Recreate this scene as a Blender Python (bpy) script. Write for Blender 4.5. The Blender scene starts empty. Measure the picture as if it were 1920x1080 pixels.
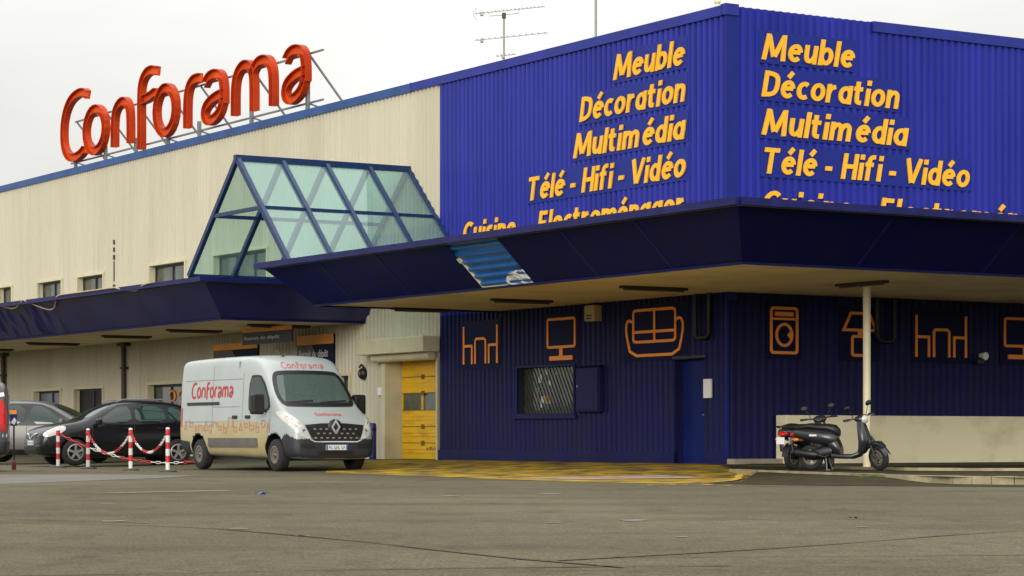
import bpy, bmesh, math, random
from mathutils import Vector, Matrix
from mathutils.bvhtree import BVHTree
random.seed(7)
rad = math.radians
S = bpy.context.scene
COL = S.collection

# ------------------------------------------------------------------ camera
cd = bpy.data.cameras.new('camera'); cam = bpy.data.objects.new('camera', cd); COL.objects.link(cam)
cd.sensor_width = 36; cd.lens = 85.9; cd.shift_y = 0.1469
cd.clip_start = 0.1; cd.clip_end = 3000
cam.location = (0, 0, 0.7); cam.rotation_euler = (rad(90), 0, 0)
S.camera = cam

# ------------------------------------------------------------------ overcast sky + soft sun
SUN_EL, SUN_AZ = rad(15), rad(197)          # azimuth measured clockwise from +Y
W = bpy.data.worlds.new('World'); S.world = W; W.use_nodes = True
nt = W.node_tree; N = nt.nodes; N.clear()
def nn(t, **k):
    n = N.new(t)
    for a, b in k.items(): setattr(n, a, b)
    return n
out = nn('ShaderNodeOutputWorld'); bg = nn('ShaderNodeBackground'); bg.inputs[1].default_value = 0.09
sky = nn('ShaderNodeTexSky'); sky.sky_type = 'NISHITA'; sky.sun_disc = False
sky.sun_elevation = SUN_EL; sky.sun_rotation = SUN_AZ; sky.air_density = 1.5; sky.dust_density = 4
tc = nn('ShaderNodeTexCoord'); sep = nn('ShaderNodeSeparateXYZ')
nt.links.new(tc.outputs['Generated'], sep.inputs[0])
clampz = nn('ShaderNodeMath', operation='MAXIMUM'); clampz.inputs[1].default_value = 0
powz = nn('ShaderNodeMath', operation='POWER'); powz.inputs[1].default_value = 1.5
nt.links.new(sep.outputs['Z'], clampz.inputs[0]); nt.links.new(clampz.outputs[0], powz.inputs[0])
grad = nn('ShaderNodeMapRange'); grad.inputs[1].default_value = 0; grad.inputs[2].default_value = 1
grad.inputs[3].default_value = 7.5; grad.inputs[4].default_value = 25.0
nt.links.new(powz.outputs[0], grad.inputs[0])
noi = nn('ShaderNodeTexNoise'); noi.inputs['Scale'].default_value = 3.2; noi.inputs['Detail'].default_value = 4
mp = nn('ShaderNodeMapping'); mp.inputs['Scale'].default_value = (1, 1, 3)
nt.links.new(tc.outputs['Generated'], mp.inputs[0]); nt.links.new(mp.outputs[0], noi.inputs[0])
cl = nn('ShaderNodeMapRange'); cl.inputs[1].default_value = .3; cl.inputs[2].default_value = .7
cl.inputs[3].default_value = 0.84; cl.inputs[4].default_value = 1.12
nt.links.new(noi.outputs[0], cl.inputs[0])
mul = nn('ShaderNodeMath', operation='MULTIPLY')
nt.links.new(grad.outputs[0], mul.inputs[0]); nt.links.new(cl.outputs[0], mul.inputs[1])
tint = nn('ShaderNodeMix', data_type='RGBA', blend_type='MULTIPLY'); tint.inputs[0].default_value = 1
tint.inputs[6].default_value = (1.0, 0.992, 0.965, 1)
nt.links.new(mul.outputs[0], tint.inputs[7])
mix = nn('ShaderNodeMix', data_type='RGBA'); mix.inputs[0].default_value = 0.94
nt.links.new(sky.outputs[0], mix.inputs[6]); nt.links.new(tint.outputs[2], mix.inputs[7])
nt.links.new(mix.outputs[2], bg.inputs[0]); nt.links.new(bg.outputs[0], out.inputs[0])
sd = bpy.data.lights.new('sun', 'SUN'); sd.energy = 1.5; sd.angle = rad(30); sd.color = (1, .96, .88)
sun = bpy.data.objects.new('sun', sd); COL.objects.link(sun)
_d = Vector((math.sin(SUN_AZ) * math.cos(SUN_EL), math.cos(SUN_AZ) * math.cos(SUN_EL), math.sin(SUN_EL)))
sun.rotation_euler = _d.to_track_quat('Z', 'Y').to_euler()
sun.location = (0, -20, 40)
S.view_settings.view_transform = 'Standard'; S.view_settings.look = 'None'
S.view_settings.exposure = 0.36; S.view_settings.gamma = 1

# ------------------------------------------------------------------ material helpers
def srgb(h):
    c = [int(h[i:i + 2], 16) / 255 for i in (0, 2, 4)]
    return tuple((x / 12.92 if x < .04045 else ((x + .055) / 1.055) ** 2.4) for x in c)
def mat(name, col, rough=.5, metal=0, var=0.0, scale=3.0, stretch=(1, 1, 1), col2=None, bump=0, bscale=40, spec=.5,
        coat=0, detail=4, lo=.35, hi=.65, sheets=0, streak=.25):
    m = bpy.data.materials.new(name); m.use_nodes = True
    t = m.node_tree; b = t.nodes['Principled BSDF']
    b.inputs['Base Color'].default_value = (*col, 1); b.inputs['Roughness'].default_value = rough
    b.inputs['Metallic'].default_value = metal; b.inputs['Specular IOR Level'].default_value = spec
    b.inputs['Coat Weight'].default_value = coat
    tcn = t.nodes.new('ShaderNodeTexCoord')
    if var or col2:
        if not col2: col2 = tuple(c * (1 - var) for c in col)
        mpn = t.nodes.new('ShaderNodeMapping'); mpn.inputs['Scale'].default_value = stretch
        no = t.nodes.new('ShaderNodeTexNoise'); no.inputs['Scale'].default_value = scale; no.inputs['Detail'].default_value = detail
        no.inputs['Roughness'].default_value = .6
        mr = t.nodes.new('ShaderNodeMapRange'); mr.inputs[1].default_value = lo; mr.inputs[2].default_value = hi
        mx = t.nodes.new('ShaderNodeMix'); mx.data_type = 'RGBA'
        mx.inputs[6].default_value = (*col, 1); mx.inputs[7].default_value = (*col2, 1)
        L = t.links.new
        L(tcn.outputs['Object'], mpn.inputs[0]); L(mpn.outputs[0], no.inputs[0]); L(no.outputs[0], mr.inputs[0])
        L(mr.outputs[0], mx.inputs[0]); L(mx.outputs[2], b.inputs['Base Color'])
        last = mx.outputs[2]
        if sheets:
            sp = t.nodes.new('ShaderNodeSeparateXYZ'); L(tcn.outputs['Object'], sp.inputs[0])
            ad = t.nodes.new('ShaderNodeMath'); ad.operation = 'ADD'; L(sp.outputs[0], ad.inputs[0]); L(sp.outputs[1], ad.inputs[1])
            dv_ = t.nodes.new('ShaderNodeMath'); dv_.operation = 'DIVIDE'; dv_.inputs[1].default_value = 1.0; L(ad.outputs[0], dv_.inputs[0])
            fl = t.nodes.new('ShaderNodeMath'); fl.operation = 'FLOOR'; L(dv_.outputs[0], fl.inputs[0])
            wn = t.nodes.new('ShaderNodeTexWhiteNoise'); wn.noise_dimensions = '1D'; L(fl.outputs[0], wn.inputs['W'])
            r1 = t.nodes.new('ShaderNodeMapRange'); r1.inputs[3].default_value = 1 - sheets; r1.inputs[4].default_value = 1 + sheets; L(wn.outputs[0], r1.inputs[0])
            m3 = t.nodes.new('ShaderNodeMapping'); m3.inputs['Scale'].default_value = (7, 7, .22)
            n3 = t.nodes.new('ShaderNodeTexNoise'); n3.inputs['Scale'].default_value = 1; n3.inputs['Detail'].default_value = 5
            L(tcn.outputs['Object'], m3.inputs[0]); L(m3.outputs[0], n3.inputs[0])
            r2 = t.nodes.new('ShaderNodeMapRange'); r2.inputs[1].default_value = .5; r2.inputs[2].default_value = .72; r2.inputs[3].default_value = 1; r2.inputs[4].default_value = 1 - streak; L(n3.outputs[0], r2.inputs[0])
            mm = t.nodes.new('ShaderNodeMath'); mm.operation = 'MULTIPLY'; L(r1.outputs[0], mm.inputs[0]); L(r2.outputs[0], mm.inputs[1])
            m4 = t.nodes.new('ShaderNodeMix'); m4.data_type = 'RGBA'; m4.blend_type = 'MULTIPLY'; m4.inputs[0].default_value = 1
            L(last, m4.inputs[6]); L(mm.outputs[0], m4.inputs[7]); L(m4.outputs[2], b.inputs['Base Color'])
    if bump:
        n2 = t.nodes.new('ShaderNodeTexNoise'); n2.inputs['Scale'].default_value = bscale; n2.inputs['Detail'].default_value = 3
        bp = t.nodes.new('ShaderNodeBump'); bp.inputs['Strength'].default_value = bump; bp.inputs['Distance'].default_value = .02
        t.links.new(tcn.outputs['Object'], n2.inputs[0]); t.links.new(n2.outputs[0], bp.inputs['Height'])
        t.links.new(bp.outputs[0], b.inputs['Normal'])
    return m
def glass(name, tint, rough=.03, alpha=.35):
    """thin architectural glass: see-through mixed with a glossy face"""
    m = bpy.data.materials.new(name); m.use_nodes = True
    t = m.node_tree; t.nodes.clear()
    o = t.nodes.new('ShaderNodeOutputMaterial'); tr = t.nodes.new('ShaderNodeBsdfTransparent'); tr.inputs[0].default_value = (*tint, 1)
    g = t.nodes.new('ShaderNodeBsdfGlossy'); g.inputs['Roughness'].default_value = rough
    g.inputs[0].default_value = (.8, .9, .9, 1)
    d = t.nodes.new('ShaderNodeBsdfDiffuse'); d.inputs[0].default_value = (*[c * .8 for c in tint], 1)
    m1 = t.nodes.new('ShaderNodeMixShader'); m1.inputs[0].default_value = alpha
    m2 = t.nodes.new('ShaderNodeMixShader'); fr = t.nodes.new('ShaderNodeFresnel'); fr.inputs[0].default_value = 1.5
    L = t.links.new
    L(tr.outputs[0], m1.inputs[1]); L(d.outputs[0], m1.inputs[2]); L(fr.outputs[0], m2.inputs[0])
    L(m1.outputs[0], m2.inputs[1]); L(g.outputs[0], m2.inputs[2]); L(m2.outputs[0], o.inputs[0])
    return m

M = {}
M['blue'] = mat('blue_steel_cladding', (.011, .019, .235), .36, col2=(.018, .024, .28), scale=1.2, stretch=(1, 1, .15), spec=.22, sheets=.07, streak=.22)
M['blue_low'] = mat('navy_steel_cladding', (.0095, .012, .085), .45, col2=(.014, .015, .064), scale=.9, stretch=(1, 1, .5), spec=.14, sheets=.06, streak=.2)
M['corner_blue'] = mat('corner_flashing_blue', (.006, .017, .18), .4, var=.2, scale=2, spec=.2)
M['cream'] = mat('cream_steel_cladding', (.53, .495, .385), .6, col2=(.48, .445, .335), scale=.35, stretch=(1.5, 1.5, .25), lo=.4, hi=.7, detail=3, spec=.3, sheets=.025, streak=.08)
M['cream_trim'] = mat('cream_painted_trim', (.60, .55, .37), .5, var=.12, scale=2, spec=.3)
M['trim_blue'] = mat('roof_edge_blue', (.018, .030, .25), .4, var=.25, scale=1.5, spec=.2)
M['trim_sky'] = mat('roof_edge_sky_blue', (.014, .070, .24), .4, var=.3, scale=1.2, spec=.25)
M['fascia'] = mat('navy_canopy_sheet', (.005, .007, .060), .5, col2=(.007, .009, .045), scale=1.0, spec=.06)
M['fascia_lip'] = mat('canopy_edge_blue', (.012, .015, .105), .45, var=.4, scale=2, spec=.15)
M['soffit'] = mat('soffit_panel', (.80, .68, .42), .6, col2=(.62, .50, .28), scale=.8, lo=.45, hi=.72)
M['deck'] = mat('bright_blue_deck', (.015, .13, .42), .3, var=.3, scale=3)
M['roof'] = mat('roof_felt', (.18, .18, .18), .9, var=.2)
M['dark'] = mat('dark_interior', (.012, .012, .014), .6, var=.3)
M['frame_dark'] = mat('dark_window_frame', (.02, .022, .03), .5, var=.2)
M['frame_blue'] = mat('blue_glazing_bar', (.010, .030, .10), .4, var=.2, scale=4, spec=.3)
M['pane'] = mat('window_pane', (.05, .06, .055), .06, col2=(.10, .12, .08), scale=2.5, spec=.6)
M['pane_grey'] = mat('grey_window_panel', (.12, .15, .20), .3, var=.15, scale=2)
M['roofglass'] = glass('canopy_glass', (.60, .84, .82), alpha=.20)
M['yellow_door'] = mat('yellow_sectional_door', (.80, .46, .006), .45, col2=(.52, .27, .010), scale=2.2, stretch=(1, .6, 2.4), lo=.5, hi=.74, detail=9)
M['door_line'] = mat('door_joint', (.20, .10, .01), .6, var=.2)
M['navy_door'] = mat('navy_door_leaf', (.008, .018, .125), .45, var=.25, scale=1.5, spec=.12)
M['concrete'] = mat('painted_concrete', (.86, .79, .55), .8, col2=(.58, .50, .32), scale=1.1, stretch=(.8, .8, 1.3), bump=.25, lo=.46, hi=.78, detail=10, spec=.2)
M['step'] = mat('step_concrete', (.34, .30, .22), .85, var=.3, scale=3)
M['steel'] = mat('galvanised_steel', (.22, .24, .25), .5, metal=.3, var=.2)
M['alu'] = mat('aluminium_tube', (.30, .29, .27), .45, metal=.5, var=.2)
M['sign_red'] = mat('red_orange_letter_shell', (.72, .085, .003), .45, col2=(.60, .060, .004), scale=1.5, spec=.12)
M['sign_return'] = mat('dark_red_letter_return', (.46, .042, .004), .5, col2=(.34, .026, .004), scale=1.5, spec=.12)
M['yellow_text'] = mat('yellow_letter', (.84, .43, .022), .5, var=.08, scale=2, spec=.25)
M['plate_blue'] = mat('sign_plate_blue', (.008, .019, .215), .4, var=.15, scale=1, spec=.2)
M['plate_navy'] = mat('icon_plate_navy', (.006, .008, .045), .5, var=.2, scale=2, spec=.1)
M['orange'] = mat('orange_outline', (.98, .32, .035), .5, var=.06, scale=3)
M['white_post'] = mat('cream_white_post', (.86, .78, .52), .45, var=.1, scale=2)
M['brown_pipe'] = mat('brown_pipe', (.06, .04, .022), .55, var=.3)
M['dark_fixture'] = mat('dark_light_fitting', (.035, .026, .016), .6, var=.3)
M['rubber'] = mat('tyre_rubber', (.018, .018, .02), .85, var=.3, scale=8)
M['rim'] = mat('alloy_rim', (.42, .40, .36), .35, metal=.6, var=.2)
M['rim_dark'] = mat('steel_rim_dirty', (.20, .18, .14), .5, metal=.3, var=.3, scale=6)
M['van_white'] = mat('white_van_paint', (.375, .42, .415), .3, col2=(.335, .375, .37), scale=.8, coat=.2)
M['plastic'] = mat('dark_grey_plastic', (.024, .026, .036), .55, var=.2, scale=5)
M['strip_grey'] = mat('grey_rub_strip', (.13, .12, .11), .6, var=.2)
M['black'] = mat('black_plastic', (.012, .012, .014), .45, var=.2)
M['car_glass'] = mat('car_glass', (.010, .030, .026), .04, col2=(.008, .022, .019), scale=1.2, spec=.7)
M['van_glass'] = mat('van_windscreen', (.026, .080, .070), .05, col2=(.020, .060, .052), scale=.8, spec=.8)
M['van_screen'] = glass('van_screen_glass', (.52, .74, .68), alpha=.16)
M['cab_grey'] = mat('cab_lining', (.22, .25, .24), .8, var=.2, scale=3)
M['seat_grey'] = mat('seat_cloth', (.035, .038, .042), .9, var=.2, scale=8)
M['seam'] = mat('panel_gap', (.20, .205, .20), .6, var=.1)
M['chrome'] = mat('chrome', (.75, .75, .75), .12, metal=1, var=.05)
M['lamp_glass'] = mat('headlamp_lens', (.60, .60, .57), .08, col2=(.44, .44, .43), scale=6, spec=.8)
M['lamp_red'] = mat('red_lens', (.55, .012, .012), .15, var=.3, scale=9)
M['lamp_orange'] = mat('amber_lens', (.75, .22, .01), .15, var=.2)
M['logo_red'] = mat('red_vinyl', (.44, .020, .035), .4, var=.1)
M['logo_pale'] = mat('faded_red_vinyl', (.50, .14, .13), .4, var=.15)
M['icon_vinyl'] = mat('orange_red_vinyl', (.50, .10, .08), .4, col2=(.50, .17, .09), scale=2)
M['wrap'] = mat('cream_yellow_wrap', (.42, .375, .235), .35, col2=(.39, .32, .155), scale=1.2, stretch=(1, 1, 2), detail=6)
M['plate'] = mat('number_plate_white', (.74, .76, .78), .4, var=.08)
M['plate_band'] = mat('number_plate_band', (.03, .12, .48), .4, var=.1)
M['plate_ink'] = mat('number_plate_ink', (.10, .11, .12), .5, var=.1)
M['black_paint'] = mat('black_car_paint', (.006, .006, .008), .2, col2=(.009, .009, .011), scale=1, coat=.15, spec=.35)
M['silver_paint'] = mat('silver_car_paint', (.12, .12, .115), .35, metal=.2, col2=(.10, .105, .10), scale=1, coat=.15)
M['grey_paint'] = mat('dark_grey_paint', (.045, .052, .060), .3, col2=(.06, .065, .07), scale=1, coat=.3)
M['scooter_body'] = mat('charcoal_scooter_paint', (.018, .019, .024), .28, col2=(.024, .025, .030), scale=3, coat=.25)
M['post_white'] = mat('post_white', (.72, .70, .66), .5, var=.2, scale=6)
M['post_red'] = mat('post_red', (.55, .025, .03), .45, var=.25, scale=6)
M['bollard'] = mat('bollard_navy', (.010, .016, .15), .4, var=.2)
M['white'] = mat('white_paper', (.78, .78, .77), .6, var=.06)
M['text_white'] = mat('white_lettering', (.62, .64, .68), .6, var=.1)
M['dark_red'] = mat('dark_red_plastic', (.14, .010, .012), .5, var=.3)
M['cable'] = mat('beige_cable', (.45, .34, .20), .6, var=.2)
M['grass'] = mat('grass_blade', (.09, .12, .02), .7, var=.4, scale=30)
M['alarm'] = mat('alarm_box_tan', (.48, .36, .17), .5, var=.15)
M['pale_reflection'] = mat('painted_white_reflection', (.75, .78, .76), .2, var=.2, scale=7, bump=.6, bscale=9)

# ---------------------------------------------- bespoke ground materials
def ground_mat():
    m = bpy.data.materials.new('worn_asphalt'); m.use_nodes = True
    t = m.node_tree; b = t.nodes['Principled BSDF']; L = t.links.new
    tcn = t.nodes.new('ShaderNodeTexCoord')
    def noise(sc, det, st=(1, 1, 1)):
        mpn = t.nodes.new('ShaderNodeMapping'); mpn.inputs['Scale'].default_value = st
        n = t.nodes.new('ShaderNodeTexNoise'); n.inputs['Scale'].default_value = sc; n.inputs['Detail'].default_value = det
        L(tcn.outputs['Object'], mpn.inputs[0]); L(mpn.outputs[0], n.inputs[0]); return n.outputs[0]
    def rng(s, a, b_, c, d):
        r = t.nodes.new('ShaderNodeMapRange')
        for i, v in enumerate((a, b_, c, d)): r.inputs[i + 1].default_value = v
        L(s, r.inputs[0]); return r.outputs[0]
    def mix(f, a, b_, ty='MIX'):
        x = t.nodes.new('ShaderNodeMix'); x.data_type = 'RGBA'; x.blend_type = ty
        if isinstance(f, float): x.inputs[0].default_value = f
        else: L(f, x.inputs[0])
        x.clamp_factor = True
        for i, v in ((6, a), (7, b_)):
            if isinstance(v, tuple): x.inputs[i].default_value = (*v, 1)
            else: L(v, x.inputs[i])
        return x.outputs[2]
    big = mix(rng(noise(.13, 5, (1, .5, 1)), .38, .62, 0, 1), (.078, .070, .045), (.114, .102, .066))
    wear = mix(rng(noise(.5, 8, (.5, 1.2, 1)), .46, .66, 0, .6), big, (.060, .053, .032))
    stain = mix(rng(noise(1.7, 9, (1, .35, 1)), .54, .72, 0, .5), wear, (.046, .041, .027))
    g1 = mix(rng(noise(7, 6), .35, .65, 0, 1), (.85, .85, .85), (1.15, 1.15, 1.14))
    g2 = mix(rng(noise(40, 4), .35, .65, 0, 1), (.60, .60, .60), (1.46, 1.46, 1.42))
    g3 = mix(rng(noise(120, 2), .35, .65, 0, 1), (.62, .62, .62), (1.42, 1.42, 1.40))
    pits = mix(1.0, mix(1.0, mix(1.0, stain, g1, 'MULTIPLY'), g2, 'MULTIPLY'), g3, 'MULTIPLY')
    chips = mix(rng(noise(60, 2), .70, .76, 0, .6), pits, (.13, .115, .085))
    pale = mix(rng(noise(2.3, 10), .68, .80, 0, .45), chips, (.085, .073, .048))
    L(pale, b.inputs['Base Color']); b.inputs['Roughness'].default_value = .95; b.inputs['Specular IOR Level'].default_value = .12
    bp = t.nodes.new('ShaderNodeBump'); bp.inputs['Strength'].default_value = .5; bp.inputs['Distance'].default_value = .012
    L(noise(45, 4), bp.inputs['Height']); L(bp.outputs[0], b.inputs['Normal'])
    return m
M['asphalt'] = ground_mat()
M['asphalt_dark'] = mat('dark_asphalt', (.028, .024, .013), .95, col2=(.052, .044, .024), scale=3, bump=.4, bscale=50, detail=10, spec=.1)
M['yellow_paint'] = mat('worn_yellow_paint', (.43, .27, .016), .85, col2=(.095, .078, .040), scale=1.5, stretch=(1, .8, 1), lo=.40, hi=.60, detail=14, bump=.3, bscale=50, spec=.12)
M['yellow_edge'] = mat('yellow_kerb_paint', (.55, .33, .02), .7, col2=(.30, .19, .03), scale=3, detail=6)
M['kerb'] = mat('kerb_stone', (.40, .34, .20), .85, col2=(.22, .19, .12), scale=2.5, bump=.3, detail=7)
M['road_white'] = mat('worn_white_paint', (.22, .20, .155), .8, col2=(.12, .11, .085), scale=6, detail=8)
M['road_line'] = mat('faded_line_paint', (.30, .27, .20), .8, col2=(.13, .115, .08), scale=3, detail=8)
M['concrete_strip'] = mat('pale_concrete_strip', (.125, .118, .10), .85, col2=(.09, .085, .07), scale=.8, detail=9)
M['tar'] = mat('tar_seam', (.066, .058, .037), .95, col2=(.094, .083, .051), scale=.9, lo=.42, hi=.55, spec=.1)
M['sign_pale'] = mat('pale_blue_paint', (.38, .44, .40), .8, var=.4, scale=5)
M['sign_redpaint'] = mat('worn_red_paint', (.42, .14, .05), .8, var=.4, scale=5)

# ------------------------------------------------------------------ mesh helpers
class MB:
    def __init__(s): s.v = []; s.f = []; s.m = []; s.sm = []
    def add(s, vs, fs, m=0, sm=False):
        o = len(s.v); s.v += [tuple(v) for v in vs]
        for f in fs: s.f.append(tuple(i + o for i in f)); s.m.append(m); s.sm.append(sm)
        return s
    def quad(s, a, b, c, d, m=0): return s.add([a, b, c, d], [(0, 1, 2, 3)], m)
    def box(s, x0, x1, y0, y1, z0, z1, m=0):
        vs = [(x0, y0, z0), (x1, y0, z0), (x1, y1, z0), (x0, y1, z0), (x0, y0, z1), (x1, y0, z1), (x1, y1, z1), (x0, y1, z1)]
        return s.add(vs, [(0, 3, 2, 1), (4, 5, 6, 7), (0, 1, 5, 4), (1, 2, 6, 5), (2, 3, 7, 6), (3, 0, 4, 7)], m)
    def bbox(s, x0, x1, y0, y1, z0, z1, b=.01, m=0):
        """box with bevelled edges"""
        bm = bmesh.new(); bmesh.ops.create_cube(bm, size=1)
        bmesh.ops.scale(bm, vec=(x1 - x0, y1 - y0, z1 - z0), verts=bm.verts)
        bmesh.ops.translate(bm, vec=((x0 + x1) / 2, (y0 + y1) / 2, (z0 + z1) / 2), verts=bm.verts)
        bmesh.ops.bevel(bm, geom=bm.edges[:], offset=b, segments=2, affect='EDGES', profile=.5)
        bm.verts.index_update()
        s.add([v.co[:] for v in bm.verts], [[v.index for v in f.verts] for f in bm.faces], m); bm.free(); return s
    def bar(s, p0, p1, w, h, up=(0, 0, 1), m=0):
        p0, p1 = Vector(p0), Vector(p1); d = (p1 - p0).normalized(); u = Vector(up)
        if abs(d.dot(u)) > .98: u = Vector((1, 0, 0))
        x = d.cross(u).normalized(); y = x.cross(d).normalized()
        vs = [p + x * a * w / 2 + y * b * h / 2 for p in (p0, p1) for a, b in ((-1, -1), (1, -1), (1, 1), (-1, 1))]
        return s.add(vs, [(3, 2, 1, 0), (4, 5, 6, 7), (0, 1, 5, 4), (1, 2, 6, 5), (2, 3, 7, 6), (3, 0, 4, 7)], m)
    def tube(s, path, r, n=10, m=0, sm=True, closed=False, flat=1.0, up=None, cap=True):
        P = [Vector(p) for p in path]; k = len(P)
        R = r if isinstance(r, (list, tuple)) else [r] * k
        rings = []; prev = None
        for i, p in enumerate(P):
            if closed: d = (P[(i + 1) % k] - P[i - 1]).normalized()
            else: d = (P[min(i + 1, k - 1)] - P[max(i - 1, 0)]).normalized()
            if up is not None: x = d.cross(Vector(up)).normalized()
            elif prev is None:
                a = Vector((0, 0, 1)) if abs(d.z) < .9 else Vector((1, 0, 0)); x = d.cross(a).normalized()
            else: x = (prev - d * prev.dot(d)).normalized()
            prev = x; y = x.cross(d).normalized()
            rings.append([p + x * math.cos(2 * math.pi * j / n) * R[i] + y * math.sin(2 * math.pi * j / n) * R[i] * flat for j in range(n)])
        vs = [v for r_ in rings for v in r_]; fs = []
        for i in range(k if closed else k - 1):
            a, b = i * n, ((i + 1) % k) * n
            for j in range(n): fs.append((a + j, a + (j + 1) % n, b + (j + 1) % n, b + j))
        s.add(vs, fs, m, sm)
        if cap and not closed:
            s.add(rings[0], [tuple(range(n - 1, -1, -1))], m); s.add(rings[-1], [tuple(range(n))], m)
        return s
    def cyl(s, p0, p1, r, n=16, m=0, r1=None): return s.tube([p0, p1], [r, r if r1 is None else r1], n, m)
    def lathe(s, prof, c=(0, 0, 0), axis='z', n=24, m=0, sm=True):
        vs = []; k = len(prof)
        for j in range(n):
            a = 2 * math.pi * j / n
            for r, h in prof:
                p = (r * math.cos(a), r * math.sin(a), h)
                if axis == 'y': p = (p[0], p[2], p[1])
                elif axis == 'x': p = (p[2], p[0], p[1])
                vs.append((p[0] + c[0], p[1] + c[1], p[2] + c[2]))
        fs = [(j * k + i, ((j + 1) % n) * k + i, ((j + 1) % n) * k + i + 1, j * k + i + 1) for j in range(n) for i in range(k - 1)]
        return s.add(vs, fs, m, sm)
    def prism(s, poly, a, b, axis='y', m=0):
        """2-D outline extruded from a to b along an axis"""
        def P(p, t): return {'x': (t, p[0], p[1]), 'y': (p[0], t, p[1]), 'z': (p[0], p[1], t)}[axis]
        n = len(poly); vs = [P(p, a) for p in poly] + [P(p, b) for p in poly]
        fs = [tuple(range(n)), tuple(range(2 * n - 1, n - 1, -1))] + [(i, (i + 1) % n, n + (i + 1) % n, n + i) for i in range(n)]
        return s.add(vs, fs, m)
    def loft(s, rings, m=0, sm=True, cap=True, closed=True):
        n = len(rings[0]); vs = [v for r in rings for v in r]; fs = []
        for i in range(len(rings) - 1):
            for j in range(n if closed else n - 1):
                fs.append((i * n + j, i * n + (j + 1) % n, (i + 1) * n + (j + 1) % n, (i + 1) * n + j))
        s.add(vs, fs, m, sm)
        if cap: s.add(rings[0], [tuple(range(n - 1, -1, -1))], m, sm); s.add(rings[-1], [tuple(range(n))], m, sm)
        return s
    def build(s, name, mats, parent=None, fix=True):
        me = bpy.data.meshes.new(name); me.from_pydata(s.v, [], s.f)
        if not isinstance(mats, (list, tuple)): mats = [mats]
        for m in mats: me.materials.append(m)
        me.polygons.foreach_set('material_index', s.m); me.polygons.foreach_set('use_smooth', s.sm)
        if fix:
            bm = bmesh.new(); bm.from_mesh(me); bmesh.ops.recalc_face_normals(bm, faces=bm.faces); bm.to_mesh(me); bm.free()
        me.update()
        o = bpy.data.objects.new(name, me); COL.objects.link(o)
        if parent: o.parent = parent
        return o
def tag(o, label=None, cat=None, group=None, kind=None):
    for k, v in (('label', label), ('category', cat), ('group', group), ('kind', kind)):
        if v: o[k] = v
    return o
def empty(name, loc, rz=0, label=None, cat=None, group=None):
    o = bpy.data.objects.new(name, None); COL.objects.link(o); o.location = loc; o.rotation_euler = (0, 0, rz)
    o.empty_display_size = .3
    return tag(o, label, cat, group)
def copy_tree(o, parent=None):
    c = o.copy(); COL.objects.link(c)
    if parent: c.parent = parent
    for ch in [x for x in bpy.data.objects if x.parent == o]: copy_tree(ch, c)
    return c
def arc(cx, cy, rx, ry, a0, a1, n=10):
    return [(cx + rx * math.cos(rad(a0 + (a1 - a0) * i / n)), cy + ry * math.sin(rad(a0 + (a1 - a0) * i / n))) for i in range(n + 1)]
def smooth2(p, it=2, closed=False):
    for _ in range(it):
        q = []; n = len(p)
        for i in range(n if closed else n - 1):
            a, b = p[i], p[(i + 1) % n]
            q += [tuple(.75 * x + .25 * y for x, y in zip(a, b)), tuple(.25 * x + .75 * y for x, y in zip(a, b))]
        p = q if closed else [p[0]] + q + [p[-1]]
    return p

# ------------------------------------------------------------------ where the shop stands
CX, CY, ANG = 4.47, 50.9, math.atan2(.52782, .84936)
RX, RY = math.cos(ANG), math.sin(ANG)
def wp(x, y, z=0): return (CX + x * RX - y * RY, CY + x * RY + y * RX, z)     # shop axes -> world
def lp(X, Y):
    dx, dy = X - CX, Y - CY
    return dx * RX + dy * RY, -dx * RY + dy * RX
def sst(t): t = max(0, min(1, t)); return t * t * (3 - 2 * t)
def gz(X, Y):
    """height of the yard: it rises gently to the left front of the shop"""
    x, y = lp(X, Y)
    return .165 * (1 - sst((-x - .3) / 7.7)) * sst((y + 6.5) / 5) * (1 if x < 0 else 1)
LEFT = Matrix(((0, 0, -1), (-1, 0, 0), (0, 1, 0)))      # sign axes (right, up, out) on the left front
RIGHT = Matrix(((1, 0, 0), (0, 0, -1), (0, 1, 0)))      # ... on the right front

# ------------------------------------------------------------------ ground
def axis(lo, hi, a, b, step):
    v = []; x = a
    while x <= b + 1e-6: v.append(x); x += step
    d = step; x = a
    while x > lo: d *= 1.6; x = max(lo, x - d); v.insert(0, x)
    d = step; x = v[-1]
    while x < hi: d *= 1.6; x = min(hi, x + d); v.append(x)
    return v
gx, gy = axis(-900, 900, -40, 20, .8), axis(-900, 900, 30, 95, .8)
mb = MB(); nx = len(gx)
mb.add([(x, y, gz(x, y) if abs(x) < 200 and y < 200 else 0) for y in gy for x in gx],
       [(j * nx + i, j * nx + i + 1, (j + 1) * nx + i + 1, (j + 1) * nx + i) for j in range(len(gy) - 1) for i in range(nx - 1)], 0, True)
tag(mb.build('ground', M['asphalt']), kind='structure')

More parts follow.
